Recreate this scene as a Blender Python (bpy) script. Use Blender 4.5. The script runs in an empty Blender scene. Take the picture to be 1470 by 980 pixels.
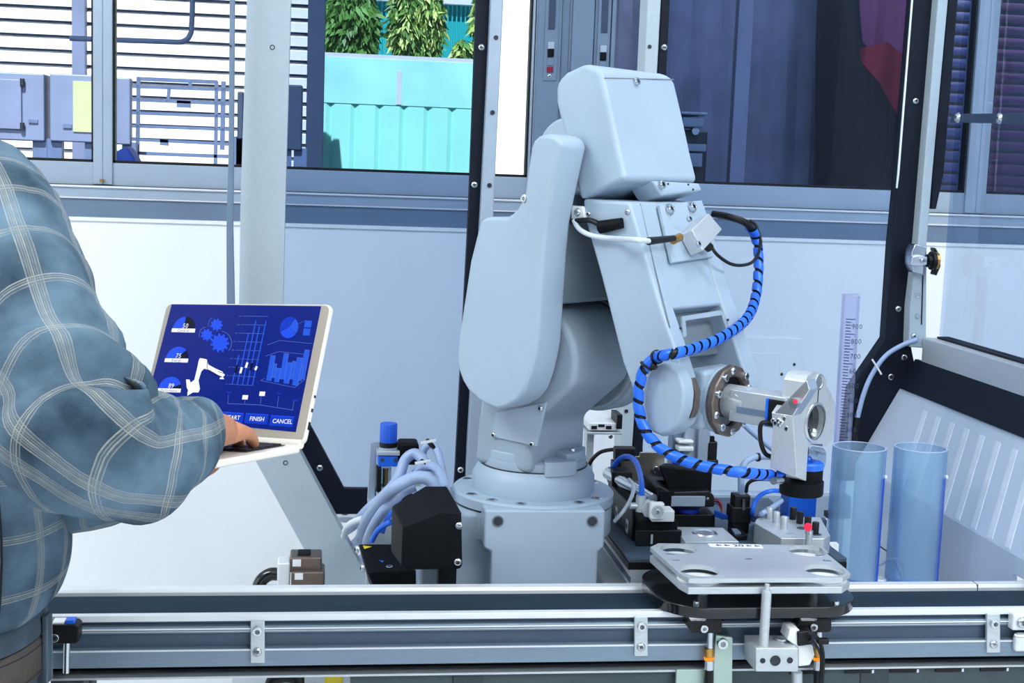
import bpy, bmesh, math, random
from mathutils import Vector, Matrix, Quaternion, noise

random.seed(7)
SC = bpy.context.scene
COL = SC.collection
V = Vector

# ------------------------------------------------------------------ camera
FPX, ZC = 2000.0, 1.45
yaw, pit, rol = math.radians(8), math.radians(7.3), math.radians(2.1)
f0 = V((math.sin(yaw), math.cos(yaw), 0)); r0 = V((math.cos(yaw), -math.sin(yaw), 0)); z0 = V((0, 0, 1))
FW = f0 * math.cos(pit) - z0 * math.sin(pit)
u0 = f0 * math.sin(pit) + z0 * math.cos(pit)
RT = r0 * math.cos(rol) + u0 * math.sin(rol)
UP = -r0 * math.sin(rol) + u0 * math.cos(rol)
CAM = V((0, 0, ZC))
cd = bpy.data.cameras.new('camera'); cam = bpy.data.objects.new('camera', cd); COL.objects.link(cam)
cd.sensor_width = 36; cd.lens = 36 * FPX / 1470; cd.clip_start = 0.05; cd.clip_end = 100
M = Matrix.Identity(4)
for i in range(3):
    M[i][0], M[i][1], M[i][2], M[i][3] = RT[i], UP[i], -FW[i], CAM[i]
cam.matrix_world = M
SC.camera = cam

# ------------------------------------------------------------------ sky, sun, lamps, exposure
SC.view_settings.view_transform = 'Standard'; SC.view_settings.look = 'None'
SC.view_settings.exposure = -0.2; SC.view_settings.gamma = 1.0; SC.view_settings.use_curve_mapping = False
w = bpy.data.worlds.new('sky'); SC.world = w; w.use_nodes = True
w.node_tree.nodes['Background'].inputs[0].default_value = (0.78, 0.9, 1.0, 1)
w.node_tree.nodes['Background'].inputs[1].default_value = 0.5
def lamp(name, kind, loc, target, energy, color=(1, 1, 1), size=1, size_y=None, angle=None):
    d = bpy.data.lights.new(name, kind); o = bpy.data.objects.new(name, d); COL.objects.link(o)
    d.energy = energy; d.color = color
    if kind == 'AREA':
        d.shape = 'RECTANGLE'; d.size = size; d.size_y = size_y or size
    if angle: d.angle = angle
    o.location = loc; o.rotation_euler = (V(target) - V(loc)).to_track_quat('-Z', 'Y').to_euler()
    return o
lamp('sun', 'SUN', (-0.7, -3, 8), (0.2, 3, 0), 10.5, (1, .98, .95), angle=.01)
COOL = (0.95, 0.985, 1.0)
lamp('ceiling_lamp', 'AREA', (1.5, 1.5, 2.93), (1.5, 1.5, 0), 30, COOL, 1.6, .5)
lamp('ceiling_lamp', 'AREA', (-1.5, 1.3, 2.9), (-0.6, 3.3, 0.25), 58, COOL, 1.4, .5)
lamp('ceiling_lamp', 'AREA', (1.7, -0.6, 2.93), (1.2, 0.6, 0), 98, COOL, 2.4, .6)
lamp('ceiling_lamp', 'AREA', (-0.6, 0.2, 2.93), (-0.6, 0.2, 0), 8, COOL, 1.6, .5)
lamp('left_fill_light', 'AREA', (-3.2, 1.4, 1.5), (-0.8, 3.3, .5), 13, COOL, 1.2, 1.2)  # unseen fill light added to brighten the lower left wall
lamp('annex_fill_light', 'AREA', (1.9, 4.6, 2.85), (1.9, 5.4, 0), 34, (1.0, .95, .9), 1.5, .5)  # unseen light added so the things in the annex show

# ------------------------------------------------------------------ pixel rays (photo frame 1470 x 980) onto real planes
def ray(px, py): return FW + RT * ((px - 735) / FPX) - UP * ((py - 490) / FPX)
def hit(px, py, n, d):
    r = ray(px, py); n = V(n); return CAM + r * ((d - n.dot(CAM)) / n.dot(r))
def atX(px, py, X): return hit(px, py, (1, 0, 0), X)
def atY(px, py, Y): return hit(px, py, (0, 1, 0), Y)
def atZ(px, py, Z): return hit(px, py, (0, 0, 1), Z)
def atD(px, py, D): return CAM + ray(px, py) * D

# ------------------------------------------------------------------ materials
def lin(c):
    return tuple(((x / 255) / 12.92 if x / 255 <= .04045 else ((x / 255 + .055) / 1.055) ** 2.4) for x in c) + (1,)
MATS = {}
def mat(name, rgb, rough=.5, metal=0, vary=.06, scale=30, bump=0, bscale=200, spec=.5, coat=0, stretch=None):
    m = bpy.data.materials.new(name); m.use_nodes = True; MATS[name] = m
    nt = m.node_tree; b = nt.nodes['Principled BSDF']
    b.inputs['Roughness'].default_value = rough; b.inputs['Metallic'].default_value = metal
    b.inputs['Specular IOR Level'].default_value = spec; b.inputs['Coat Weight'].default_value = coat
    tc = nt.nodes.new('ShaderNodeTexCoord'); mp = nt.nodes.new('ShaderNodeMapping')
    nt.links.new(tc.outputs['Object'], mp.inputs[0])
    if stretch: mp.inputs['Scale'].default_value = stretch
    nz = nt.nodes.new('ShaderNodeTexNoise'); nz.inputs['Scale'].default_value = scale; nz.inputs['Detail'].default_value = 4
    nt.links.new(mp.outputs[0], nz.inputs['Vector'])
    c = lin(rgb); rp = nt.nodes.new('ShaderNodeValToRGB')
    rp.color_ramp.elements[0].position = .3; rp.color_ramp.elements[1].position = .7
    rp.color_ramp.elements[0].color = tuple(x * (1 - vary) for x in c[:3]) + (1,)
    rp.color_ramp.elements[1].color = tuple(min(1, x * (1 + vary)) for x in c[:3]) + (1,)
    nt.links.new(nz.outputs[0], rp.inputs[0]); nt.links.new(rp.outputs[0], b.inputs['Base Color'])
    if bump:
        n2 = nt.nodes.new('ShaderNodeTexNoise'); n2.inputs['Scale'].default_value = bscale; n2.inputs['Detail'].default_value = 3
        nt.links.new(mp.outputs[0], n2.inputs['Vector'])
        bp = nt.nodes.new('ShaderNodeBump'); bp.inputs['Strength'].default_value = bump; bp.inputs['Distance'].default_value = .002
        nt.links.new(n2.outputs[0], bp.inputs['Height']); nt.links.new(bp.outputs[0], b.inputs['Normal'])
    return m
def emis(name, rgb, s=1.0):
    m = bpy.data.materials.new(name); m.use_nodes = True; MATS[name] = m
    b = m.node_tree.nodes['Principled BSDF']; b.inputs['Base Color'].default_value = (0, 0, 0, 1)
    b.inputs['Emission Color'].default_value = lin(rgb); b.inputs['Emission Strength'].default_value = s
    b.inputs['Roughness'].default_value = .35; b.inputs['Specular IOR Level'].default_value = .2
    return m
def glass(name, tint, gloss=.08, body=0.0, body_rgb=(255, 255, 255), rough=.03, edge=None):
    """thin clear sheet: tinted see-through, a mirror share by Fresnel, and a share of milky body"""
    m = bpy.data.materials.new(name); m.use_nodes = True; MATS[name] = m
    nt = m.node_tree; nt.nodes.remove(nt.nodes['Principled BSDF']); out = nt.nodes['Material Output']
    tr = nt.nodes.new('ShaderNodeBsdfTransparent'); gl = nt.nodes.new('ShaderNodeBsdfGlossy'); df = nt.nodes.new('ShaderNodeBsdfDiffuse')
    gl.inputs['Roughness'].default_value = rough; df.inputs[0].default_value = lin(body_rgb)
    fr = nt.nodes.new('ShaderNodeLayerWeight'); fr.inputs[0].default_value = .35
    if edge:
        mx = nt.nodes.new('ShaderNodeMix'); mx.data_type = 'RGBA'
        pw = nt.nodes.new('ShaderNodeMath'); pw.operation = 'POWER'; pw.inputs[1].default_value = 2.2
        nt.links.new(fr.outputs['Facing'], pw.inputs[0]); nt.links.new(pw.outputs[0], mx.inputs[0])
        mx.inputs[6].default_value = lin(tint); mx.inputs[7].default_value = lin(edge)
        nt.links.new(mx.outputs[2], tr.inputs[0])
    else: tr.inputs[0].default_value = lin(tint)
    m1 = nt.nodes.new('ShaderNodeMixShader'); m1.inputs[0].default_value = body
    nt.links.new(tr.outputs[0], m1.inputs[1]); nt.links.new(df.outputs[0], m1.inputs[2])
    mu = nt.nodes.new('ShaderNodeMath'); mu.operation = 'MULTIPLY'; mu.inputs[1].default_value = gloss * 4; mu.use_clamp = True
    nt.links.new(fr.outputs['Fresnel'], mu.inputs[0])
    m2 = nt.nodes.new('ShaderNodeMixShader'); nt.links.new(mu.outputs[0], m2.inputs[0])
    nt.links.new(m1.outputs[0], m2.inputs[1]); nt.links.new(gl.outputs[0], m2.inputs[2])
    nt.links.new(m2.outputs[0], out.inputs[0])
    return m

mat('plaster', (238, 242, 245), .9, vary=.03, scale=3, bump=.25, bscale=90)
mat('ceiling_white', (235, 238, 240), .9)
mat('floor_grey', (214, 218, 223), .6, vary=.08, scale=4)
mat('robot_white', (158, 178, 197), .42, vary=.06, scale=7, bump=.12, bscale=500)
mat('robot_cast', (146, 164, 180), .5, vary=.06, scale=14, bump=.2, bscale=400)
mat('robot_shade', (112, 126, 138), .5, vary=.08, scale=12, bump=.2, bscale=300)  # robot_white darkened: shade painted into covered and recessed parts
mat('alu', (122, 142, 160), .4, .35, vary=.05, scale=25, stretch=(1, 14, 14), bump=.05, bscale=300)
mat('alu_bright', (225, 230, 234), .28, 1, vary=.04, scale=30)
mat('alu_satin', (196, 204, 210), .42, .55, vary=.06, scale=30, stretch=(2, 12, 12))
mat('alu_white', (226, 231, 236), .4, .25, vary=.04, scale=20)
mat('frame_grey', (158, 175, 193), .45, .25, vary=.04, scale=10)
mat('frame_dim', (106, 126, 150), .5, .2, vary=.06, scale=10)
mat('post_grey', (168, 184, 194), .5, .1, vary=.03, scale=120, bump=.06, bscale=700)
mat('steel', (205, 212, 218), .25, 1, vary=.03)
mat('steel_dark', (60, 66, 74), .4, .7)
mat('black', (8, 10, 14), .45, vary=.15, scale=20, spec=.35)
mat('black_matte', (10, 13, 18), .6, vary=.2, scale=15, bump=.1, spec=.15)
mat('black_gloss', (12, 14, 18), .18, vary=.1, coat=.3)
mat('gasket_navy', (14, 22, 36), .55, spec=.2, vary=.15, scale=8)
mat('belt', (44, 58, 72), .95, spec=.04, vary=.12, scale=6, stretch=(1, 10, 10), bump=.1)
mat('slot_dark', (66, 84, 104), .5, .2, vary=.1, scale=10, stretch=(1, 10, 10))
mat('blue_plastic', (18, 92, 214), .28, vary=.06, coat=.2)
mat('blue_knob', (24, 86, 205), .4, vary=.05)
mat('blue_deep', (14, 50, 170), .35, vary=.08)
mat('blue_bright', (28, 104, 228), .35, vary=.04)
mat('hose_grey', (150, 172, 208), .42, vary=.05)
mat('hose_white', (206, 216, 228), .42, vary=.04)
mat('white_plastic', (236, 240, 243), .4, vary=.03)
mat('laptop_shell', (226, 222, 212), .38, vary=.02, scale=8)
mat('laptop_bezel', (176, 168, 156), .42, vary=.03, scale=8)
mat('key_black', (32, 30, 32), .5, vary=.1)
mat('brass', (196, 150, 80), .3, 1)
mat('bronze', (116, 104, 98), .4, .7, vary=.12, scale=40)
mat('green_plate', (176, 200, 190), .42, .5, vary=.08, scale=20)
mat('red_print', (196, 30, 44), .5)
mat('yellow_print', (238, 214, 30), .5)
mat('ink', (18, 20, 24), .6)
mat('paper', (240, 243, 246), .6)
mat('plate_stained', (150, 146, 136), .33, .75, vary=.3, scale=18)
mat('skin', (186, 126, 94), .5, vary=.08, scale=60, bump=.15, bscale=500)
mat('hair', (30, 24, 20), .6, vary=.2, bump=.4)
mat('leather', (74, 66, 62), .45, vary=.15, scale=40, bump=.3)
mat('teal_fence', (160, 240, 224), .55, vary=.06, scale=3)
mat('teal_upper', (166, 240, 228), .55, vary=.2, scale=3)
mat('teal_far', (0, 168, 168), .6, vary=.05, scale=2)
mat('louvre_white', (240, 242, 246), .6, vary=.03)
mat('louvre_gap', (74, 96, 132), .7, vary=.08)
mat('column_navy', (40, 60, 88), .6, vary=.1)
mat('lilac_steel', (112, 126, 160), .5, .1, vary=.1, scale=6)
mat('yard_grey', (88, 108, 146), .5, .2, vary=.1)
mat('yellow_card', (168, 178, 140), .7)
mat('tarp_blue', (24, 70, 176), .6, vary=.2, scale=10)
mat('white_render', (246, 247, 250), .8)
mat('leaf_green', (92, 142, 62), .55, vary=.35, scale=6)
mat('leaf_pale', (190, 208, 118), .55, vary=.3, scale=7)
mat('bark', (96, 84, 70), .8, vary=.2)
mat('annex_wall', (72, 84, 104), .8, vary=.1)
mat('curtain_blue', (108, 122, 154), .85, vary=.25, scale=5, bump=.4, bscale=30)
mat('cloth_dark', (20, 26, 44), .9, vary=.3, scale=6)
mat('cloth_maroon', (124, 20, 52), .85, vary=.2, scale=4)
mat('cloth_mauve', (104, 56, 100), .85, vary=.2, scale=4)
mat('blind_blue', (100, 118, 180), .7, vary=.5, scale=3)
mat('blind_plum', (128, 84, 128), .7, vary=.4, scale=3)
mat('pole_blue', (176, 186, 214), .5, .1)
mat('hopper_panel', (184, 200, 220), .22, vary=.06, scale=3)
mat('cabinet_dark', (52, 62, 70), .5, .2, vary=.12, scale=6)
mat('duct_grey', (60, 74, 80), .5, .1, vary=.08)
glass('pane_clear', (252, 254, 255), .03)
glass('pane_dark', (236, 242, 252), .09)
glass('panel_tint', (228, 236, 247), .05)
glass('panel_tint_deep', (217, 226, 238), .06)
glass('tube_blue', (236, 247, 253), .08, .22, (190, 222, 248), .15, edge=(120, 180, 235))
glass('cylinder_lilac', (248, 249, 255), .06, .10, (215, 218, 245), .08, edge=(222, 226, 250))
mat('reflection_band', (206, 218, 234), .25)  # lighter tone for the slat reflections laid on the sloping panel
glass('bowl_clear', (222, 232, 240), .12, .05, (180, 190, 200), .1)
emis('screen_blue', (8, 34, 140), 1.12)
emis('ui_bright', (34, 84, 245), 1.15)
emis('ui_mid', (18, 62, 205), 1.15)
emis('ui_line', (110, 140, 235), .9)
emis('ui_white', (248, 250, 255), 1.2)
emis('ui_navy', (3, 10, 46), 1.0)
emis('ui_bar', (40, 96, 236), 1.1)
emis('lamp_red', (255, 40, 80), 1.5)
emis('lamp_amber', (255, 150, 40), 1.3)

# ------------------------------------------------------------------ mesh builder
def frame(axis):
    a = V(axis).normalized(); h = V((0, 0, 1)) if abs(a.z) < .9 else V((1, 0, 0))
    x = h.cross(a).normalized(); return x, a.cross(x), a
class MB:
    def __init__(s): s.v = []; s.f = []; s.uv = None
    def add(s, vs, fs):
        k = len(s.v); s.v += [V(v) for v in vs]; s.f += [tuple(i + k for i in f) for f in fs]; return s
    def ext(s, pts, vec):
        n = len(pts); pts = [V(p) for p in pts]; vec = V(vec)
        return s.add(pts + [p + vec for p in pts], [tuple(range(n - 1, -1, -1)), tuple(range(n, 2 * n))] + [(i, (i + 1) % n, n + (i + 1) % n, n + i) for i in range(n)])
    def bridge(s, A, B):
        n = len(A); return s.add(list(A) + list(B), [tuple(range(n - 1, -1, -1)), tuple(range(n, 2 * n))] + [(i, (i + 1) % n, n + (i + 1) % n, n + i) for i in range(n)])
    def box(s, lo, hi):
        x0, y0, z0_ = lo; x1, y1, z1 = hi
        return s.ext([(x0, y0, z0_), (x1, y0, z0_), (x1, y1, z0_), (x0, y1, z0_)], (0, 0, z1 - z0_))
    def obox(s, c, a, b, d):   # centre and three half-vectors
        c, a, b, d = V(c), V(a), V(b), V(d)
        return s.ext([c - a - b - d, c + a - b - d, c + a + b - d, c - a + b - d], d * 2)
    def lathe(s, o, axis, prof, n=32):
        x, y, a = frame(axis); o = V(o); k = len(prof)
        vs = [o + a * h + (x * math.cos(2 * math.pi * i / n) + y * math.sin(2 * math.pi * i / n)) * r for i in range(n) for r, h in prof]
        fs = [(i * k + j, ((i + 1) % n) * k + j, ((i + 1) % n) * k + j + 1, i * k + j + 1) for i in range(n) for j in range(k - 1)]
        if prof[0][0] > 1e-6: fs.append(tuple(i * k for i in range(n))[::-1])
        if prof[-1][0] > 1e-6: fs.append(tuple(i * k + k - 1 for i in range(n)))
        return s.add(vs, fs)
    def ring(s, o, axis, prof, n=32):   # closed profile, no caps
        x, y, a = frame(axis); o = V(o); k = len(prof)
        vs = [o + a * h + (x * math.cos(2 * math.pi * i / n) + y * math.sin(2 * math.pi * i / n)) * r for i in range(n) for r, h in prof]
        return s.add(vs, [(i * k + j, ((i + 1) % n) * k + j, ((i + 1) % n) * k + (j + 1) % k, i * k + (j + 1) % k) for i in range(n) for j in range(k)])
    def cyl(s, p0, p1, r, r1=None, n=24):
        p0, p1 = V(p0), V(p1); L = (p1 - p0).length
        return s.lathe(p0, p1 - p0, [(r, 0), (r if r1 is None else r1, L)], n)
    def ball(s, c, r, n=16):
        return s.lathe(c, (0, 0, 1), [(r * math.cos(t), r * math.sin(t)) for t in [(-.5 + i / 8) * math.pi for i in range(9)]], n)
    def tube(s, pts, r, n=10):
        P = [V(p) for p in pts]; m = len(P); rs = r if isinstance(r, (list, tuple)) else [r] * m
        T = [(P[min(i + 1, m - 1)] - P[max(i - 1, 0)]).normalized() for i in range(m)]
        x = frame(T[0])[0]; vs = []
        for i in range(m):
            x = (x - T[i] * x.dot(T[i])).normalized(); y = T[i].cross(x)
            vs += [P[i] + (x * math.cos(2 * math.pi * j / n) + y * math.sin(2 * math.pi * j / n)) * rs[i] for j in range(n)]
        fs = [(i * n + j, i * n + (j + 1) % n, (i + 1) * n + (j + 1) % n, (i + 1) * n + j) for i in range(m - 1) for j in range(n)]
        return s.add(vs, fs + [tuple(range(n))[::-1], tuple(range((m - 1) * n, m * n))])
def spline(pts, k=8):
    P = [V(p) for p in pts]; P = [P[0] * 2 - P[1]] + P + [P[-1] * 2 - P[-2]]; out = []
    for i in range(1, len(P) - 2):
        a, b, c, d = P[i - 1:i + 3]
        for j in range(k):
            t = j / k
            out.append(.5 * ((2 * b) + (c - a) * t + (2 * a - 5 * b + 4 * c - d) * t * t + (3 * b - a - 3 * c + d) * t ** 3))
    out.append(P[-2]); return out
def lerp_list(xs, k=8):
    out = []
    for a, b in zip(xs, xs[1:]): out += [a + (b - a) * j / k for j in range(k)]
    return out + [xs[-1]]

ORG = {}
def thing(name, label, cat, loc, group=None):
    o = bpy.data.objects.new(name, None); COL.objects.link(o); o.location = loc; o.empty_display_size = .05
    o['label'] = label; o['category'] = cat
    if group: o['group'] = group
    ORG[o] = V(loc); return o
def tag(o, label, cat, group=None):
    o['label'] = label; o['category'] = cat
    if group: o['group'] = group
    return o
def finish(o, me, m, bevel, seg, smooth):
    for x in (m if isinstance(m, (list, tuple)) else [m]): me.materials.append(MATS[x] if isinstance(x, str) else x)
    if smooth is not None:
        me.polygons.foreach_set('use_smooth', [True] * len(me.polygons)); me.set_sharp_from_angle(angle=math.radians(smooth))
    if bevel:
        b = o.modifiers.new('bevel', 'BEVEL'); b.width = bevel; b.segments = seg; b.limit_method = 'ANGLE'; b.angle_limit = math.radians(32)
        b.use_clamp_overlap = True
        if smooth is not None: o.modifiers.new('weighted', 'WEIGHTED_NORMAL').keep_sharp = True
        if smooth is not None: me.set_sharp_from_angle(angle=math.radians(95))
def obj(name, mb, m, parent=None, bevel=0, seg=2, smooth=35, label=None, recalc=True):
    if parent is None:
        xs = [[v[i] for v in mb.v] for i in range(3)]
        org = V(((min(xs[0]) + max(xs[0])) / 2, (min(xs[1]) + max(xs[1])) / 2, min(xs[2])))
    else: org = ORG[parent]
    me = bpy.data.meshes.new(name); me.from_pydata([tuple(v - org) for v in mb.v], [], mb.f)
    if mb.uv:
        ul = me.uv_layers.new(name='UVMap')
        for li, vi in enumerate([l.vertex_index for l in me.loops]): ul.data[li].uv = mb.uv[vi]
    if recalc:
        bm = bmesh.new(); bm.from_mesh(me); bmesh.ops.recalc_face_normals(bm, faces=bm.faces); bm.to_mesh(me); bm.free()
    o = bpy.data.objects.new(name, me); COL.objects.link(o)
    if parent is None: o.location = org
    else: o.parent = parent
    ORG[o] = org; finish(o, me, m, bevel, seg, smooth)
    if label: o['label'] = label
    return o
def struct(name, mb, m, parent=None, **k):
    o = obj(name, mb, m, parent, **k)
    if parent is None: o['kind'] = 'structure'
    return o
def curve_mesh(outer, holes, depth):
    """flat outline with holes, solid: list of (co2d) -> verts (x,y,z in -depth..0), faces"""
    cu = bpy.data.curves.new('outline', 'CURVE'); cu.dimensions = '2D'; cu.fill_mode = 'BOTH'; cu.extrude = depth / 2
    for ring_ in [outer] + list(holes):
        s = cu.splines.new('POLY'); s.points.add(len(ring_) - 1); s.use_cyclic_u = True
        for p, q in zip(s.points, ring_): p.co = (q[0], q[1], 0, 1)
    t = bpy.data.objects.new('outline', cu); COL.objects.link(t)
    me = bpy.data.meshes.new_from_object(t)
    vs = [v.co.copy() for v in me.vertices]; fs = [tuple(p.vertices) for p in me.polygons]
    bpy.data.objects.remove(t); bpy.data.curves.remove(cu); bpy.data.meshes.remove(me)
    return vs, fs
def plate(mb, outer, holes, depth, o, x, y):
    """outline in the plane (o, x, y); solid goes `depth` behind along -(x cross y)"""
    vs, fs = curve_mesh(outer, holes, depth); o, x, y = V(o), V(x), V(y); n = x.cross(y)
    return mb.add([o + x * v.x + y * v.y + n * (v.z - depth / 2) for v in vs], fs)
def circle2(c, rx, ry=None, n=32): return [(c[0] + rx * math.cos(2 * math.pi * i / n), c[1] + (ry or rx) * math.sin(2 * math.pi * i / n)) for i in range(n)]
def text(name, s, h, p, x, y, m, parent, align='LEFT', bold=0, shear=0, lift=.0004):
    cu = bpy.data.curves.new(name, 'FONT'); cu.body = s; cu.size = 1; cu.align_x = align; cu.align_y = 'BOTTOM_BASELINE'
    cu.offset = bold; cu.space_character = 1.0 + (.12 if bold == 0 else 0); cu.shear = shear; cu.resolution_u = 3
    t = bpy.data.objects.new(name, cu); COL.objects.link(t); me = bpy.data.meshes.new_from_object(t)
    p, x, y = V(p), V(x).normalized(), V(y).normalized(); k = h / .7; mb = MB()
    mb.add([p + x * v.co.x * k + y * v.co.y * k for v in me.vertices], [tuple(q.vertices) for q in me.polygons])
    bpy.data.objects.remove(t); bpy.data.curves.remove(cu); bpy.data.meshes.remove(me)
    return obj(name, mb, m, parent, smooth=None, recalc=False)

# a socket screw, one shared mesh; instances are parts of whatever they hold
def screw_mesh(kind):
    mb = MB(); n = 14
    if kind == 'dome': mb.lathe((0, 0, 0), (0, 0, 1), [(1, 0), (1, .25), (.85, .55), (.5, .72)], n)
    elif kind == 'cap': mb.lathe((0, 0, 0), (0, 0, 1), [(1, 0), (1, .9), (.9, 1.0), (.55, 1.0)], n)
    else: mb.lathe((0, 0, 0), (0, 0, 1), [(1, 0), (1, .12), (.9, .2), (.55, .2)], n)
    k = len(mb.f); top = {'dome': .72, 'cap': 1.0, 'flat': .2}[kind]; r = {'dome': .5, 'cap': .55, 'flat': .55}[kind]
    mb.lathe((0, 0, 0), (0, 0, 1), [(r, top), (r * .8, top - .3 if kind == 'cap' else top - .1)], 6)
    me = bpy.data.meshes.new('screw_' + kind); me.from_pydata([tuple(v) for v in mb.v], [], mb.f)
    me.materials.append(MATS['steel']); me.materials.append(MATS['steel_dark'])
    me.polygons.foreach_set('use_smooth', [True] * len(me.polygons)); me.set_sharp_from_angle(angle=.7)
    for i, p in enumerate(me.polygons): p.material_index = 1 if i >= k else 0
    return me
SCREW = {k: screw_mesh(k) for k in ('dome', 'cap', 'flat')}
def screw(parent, p, n, r=.005, kind='dome', name='screw'):
    o = bpy.data.objects.new(name, SCREW[kind]); COL.objects.link(o); o.parent = parent
    o.location = V(p) - ORG[parent]; o.rotation_euler = V(n).to_track_quat('Z', 'Y').to_euler(); o.scale = (r, r, r); return o
# ================================================================== SETTING
YW = 3.3                                                            # room face of the back wall
zs = lambda px, py: atY(px, py, YW).z
Xw = lambda px, py=150: atY(px, py, YW).x
z_wall = zs(735, 331); z_rail = zs(735, 301.5); z_frame = zs(735, 286); z_pane = zs(735, 254); z_head = 2.35
struct('floor', MB().box((-4, -4, -.1), (4, YW + .2, 0)), 'floor_grey', smooth=None)
struct('ceiling', MB().box((-4, -4, 3.0), (4, YW + .4, 3.15)), 'ceiling_white', smooth=None)
struct('wall_left', MB().box((-4.15, -4, 0), (-4, YW, 3)), 'plaster', smooth=None)
struct('wall_right', MB().box((4, -4, 0), (4.15, YW, 3)), 'plaster', smooth=None)
mb = MB().box((-4, YW, 0), (4, YW + .2, z_wall)); mb.box((-4, YW, z_head), (4, YW + .2, 3))
mb.box((-4, YW, z_wall), (-2.2, YW + .2, z_head)); mb.box((3.2, YW, z_wall), (4, YW + .2, z_head))
wall = struct('wall_back', mb, 'plaster', smooth=None)
# flat cover plate on the wall with two screw holes
cp = [atY(x, y, YW) for x, y in ((1069, 484), (1149, 486), (1149, 565), (1069, 563))]
o = obj('cover_plate', MB().ext(cp, (0, -.006, 0)), 'plaster', wall, bevel=.001)
for px, py in ((1140, 523), (1122, 537)): obj('screw_hole', MB().cyl(atY(px, py, YW - .0055), atY(px, py, YW - .007), .004, n=12), 'steel_dark', wall)
cp = [atY(x, y, YW - .006) for x, y in ((1069, 506), (1118, 507), (1118, 560), (1069, 560))]
obj('cover_plate', MB().ext(cp, (0, -.003, 0)), 'plaster', wall, bevel=.001)
# sill rails under the windows: edge highlights built as white beads between grey bands
def trim(name, z0_, z1, y, m, bead=.0045):
    o = struct(name, MB().box((-2.2, y, z0_), (3.2, YW + .12, z1)), m, smooth=None)
    obj('bead', MB().box((-2.2, y - .006, z1 - bead), (3.2, y + .02, z1)), 'alu_white', o, smooth=None); return o
t = trim('trim_1', z_wall, z_rail, YW + .012, 'frame_dim')
obj('bead', MB().box((-2.2, YW - .006, z_wall - .006), (3.2, YW + .012, z_wall + .002)), 'white_plastic', t, smooth=None)  # white strip painting the highlight along the wall's top edge
trim('trim_2', z_rail, z_frame, YW + .004, 'frame_grey')

def window(name, x0, x1, stile_l, stile_r, pane_m, y=YW + .02):
    mb = MB().box((x0, y, z_frame), (x1, y + .05, z_pane)); mb.box((x0, y, z_head - .05), (x1, y + .05, z_head))
    w_ = struct(name, mb, 'frame_grey', bevel=.002)
    for a, b in ((x0, x0 + stile_l), (x1 - stile_r, x1)):
        if b - a > .004: obj('stile', MB().box((a, y - .006, z_frame + .002), (b, y + .05, z_head)), 'frame_grey', w_, bevel=.002)
    g0, g1 = x0 + stile_l, x1 - stile_r
    mb = MB().box((g0, y + .004, z_pane), (g1, y + .03, z_pane + .006)); mb.box((g0, y + .004, z_pane), (g0 + .005, y + .03, z_head - .05)); mb.box((g1 - .005, y + .004, z_pane), (g1, y + .03, z_head - .05))
    obj('gasket', mb, 'black', w_, smooth=None)
    obj('pane', MB().box((g0, y + .02, z_pane), (g1, y + .024, z_head - .04)), pane_m, w_, smooth=None)
    return w_
XM = Xw(146)
w1 = window('window_1', -2.2, XM, .06, XM - Xw(132), 'pane_clear')
w2 = window('window_2', XM, Xw(766), Xw(160) - XM, .006, 'pane_clear')
w3 = window('window_3', Xw(767), Xw(1416), Xw(879) - Xw(767), Xw(1416) - Xw(1400), 'pane_dark')
w4 = window('window_4', Xw(1416), 3.2, Xw(1430) - Xw(1416), .06, 'pane_dark')
obj('wedge', MB().box((Xw(144), YW - .012, zs(145, 261)), (Xw(149), YW + .01, zs(145, 257))), 'brass', w1, label='small tan wedge on the frame')
# meeting stiles with two latches
for a, b, dy in ((768, 801, .012), (803, 815, .002), (817, 848, .016), (849, 873, .010), (873, 879, .018)):
    obj('stile', MB().box((Xw(a), YW + .014 - dy, z_frame + .004), (Xw(b), YW + .03, z_head)), 'frame_dim', w3, bevel=.002)
for cx, w_, s in ((787, 15, 0), (862, 14, 5)):
    y = YW - .001
    P = lambda x, py: V((Xw(x), y, zs(x, py + s)))
    lt = obj('latch', MB().ext([P(cx - w_ * .6, 116), P(cx + w_ * .7, 116), P(cx + w_ * .7, -60), P(cx - w_ * .6, -60)], (0, .012, 0)), 'frame_dim', w3, bevel=.0015)
    for nm, a, b, m in (('slot', 42, -50, 'column_navy'), ('lever', 70, 60, 'frame_grey'), ('lever', 94, 83, 'frame_dim'), ('slot', 82, 70, 'black_matte'), ('indicator', 104, 96, 'cloth_maroon')):
        obj(nm, MB().ext([P(cx - 4, a), P(cx + 5, a), P(cx + 5, b), P(cx - 4, b)], (0, -.003, 0)), m, lt, bevel=.0008)
    screw(lt, P(cx, 109), (0, -1, 0), .004, 'flat')

# ================================================================== THE YARD OUTSIDE
YL = 6.0
struct('ground', MB().box((-9, YW + .2, -.2), (9, 16, -.05)), 'floor_grey', smooth=None)
XL = lambda px, py=150: atY(px, py, YL).x
ZL = lambda px, py: atY(px, py, YL).z
lv = thing('louvre_wall', 'white slatted louvre wall with a navy end column in the yard beyond the left windows', 'louvre wall', (XL(200), YL + .15, -.05))
obj('backing', MB().box((-3.6, YL + .05, -.05), (XL(452), YL + .12, 2.2)), 'louvre_gap', lv, smooth=None)
pitch = .0575; zc = .75; n = 0
x_a0, x_a1, x_b0, x_b1 = -3.4, XL(105), XL(124), XL(441)
slat_me = {}
def slat(x0, x1, z):
    key = round(x1 - x0, 4)
    if key not in slat_me:
        s = obj('slat', MB().ext([(x0, YL, z), (x0, YL + .05, z + .012), (x0, YL + .05, z + .052), (x0, YL - .004, z + .038)], (x1 - x0, 0, 0)), 'louvre_white', lv, smooth=None)
        slat_me[key] = (s, z)
    else:
        s0, zz = slat_me[key]; s = s0.copy(); COL.objects.link(s); s.location = (0, 0, z - zz)
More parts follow.
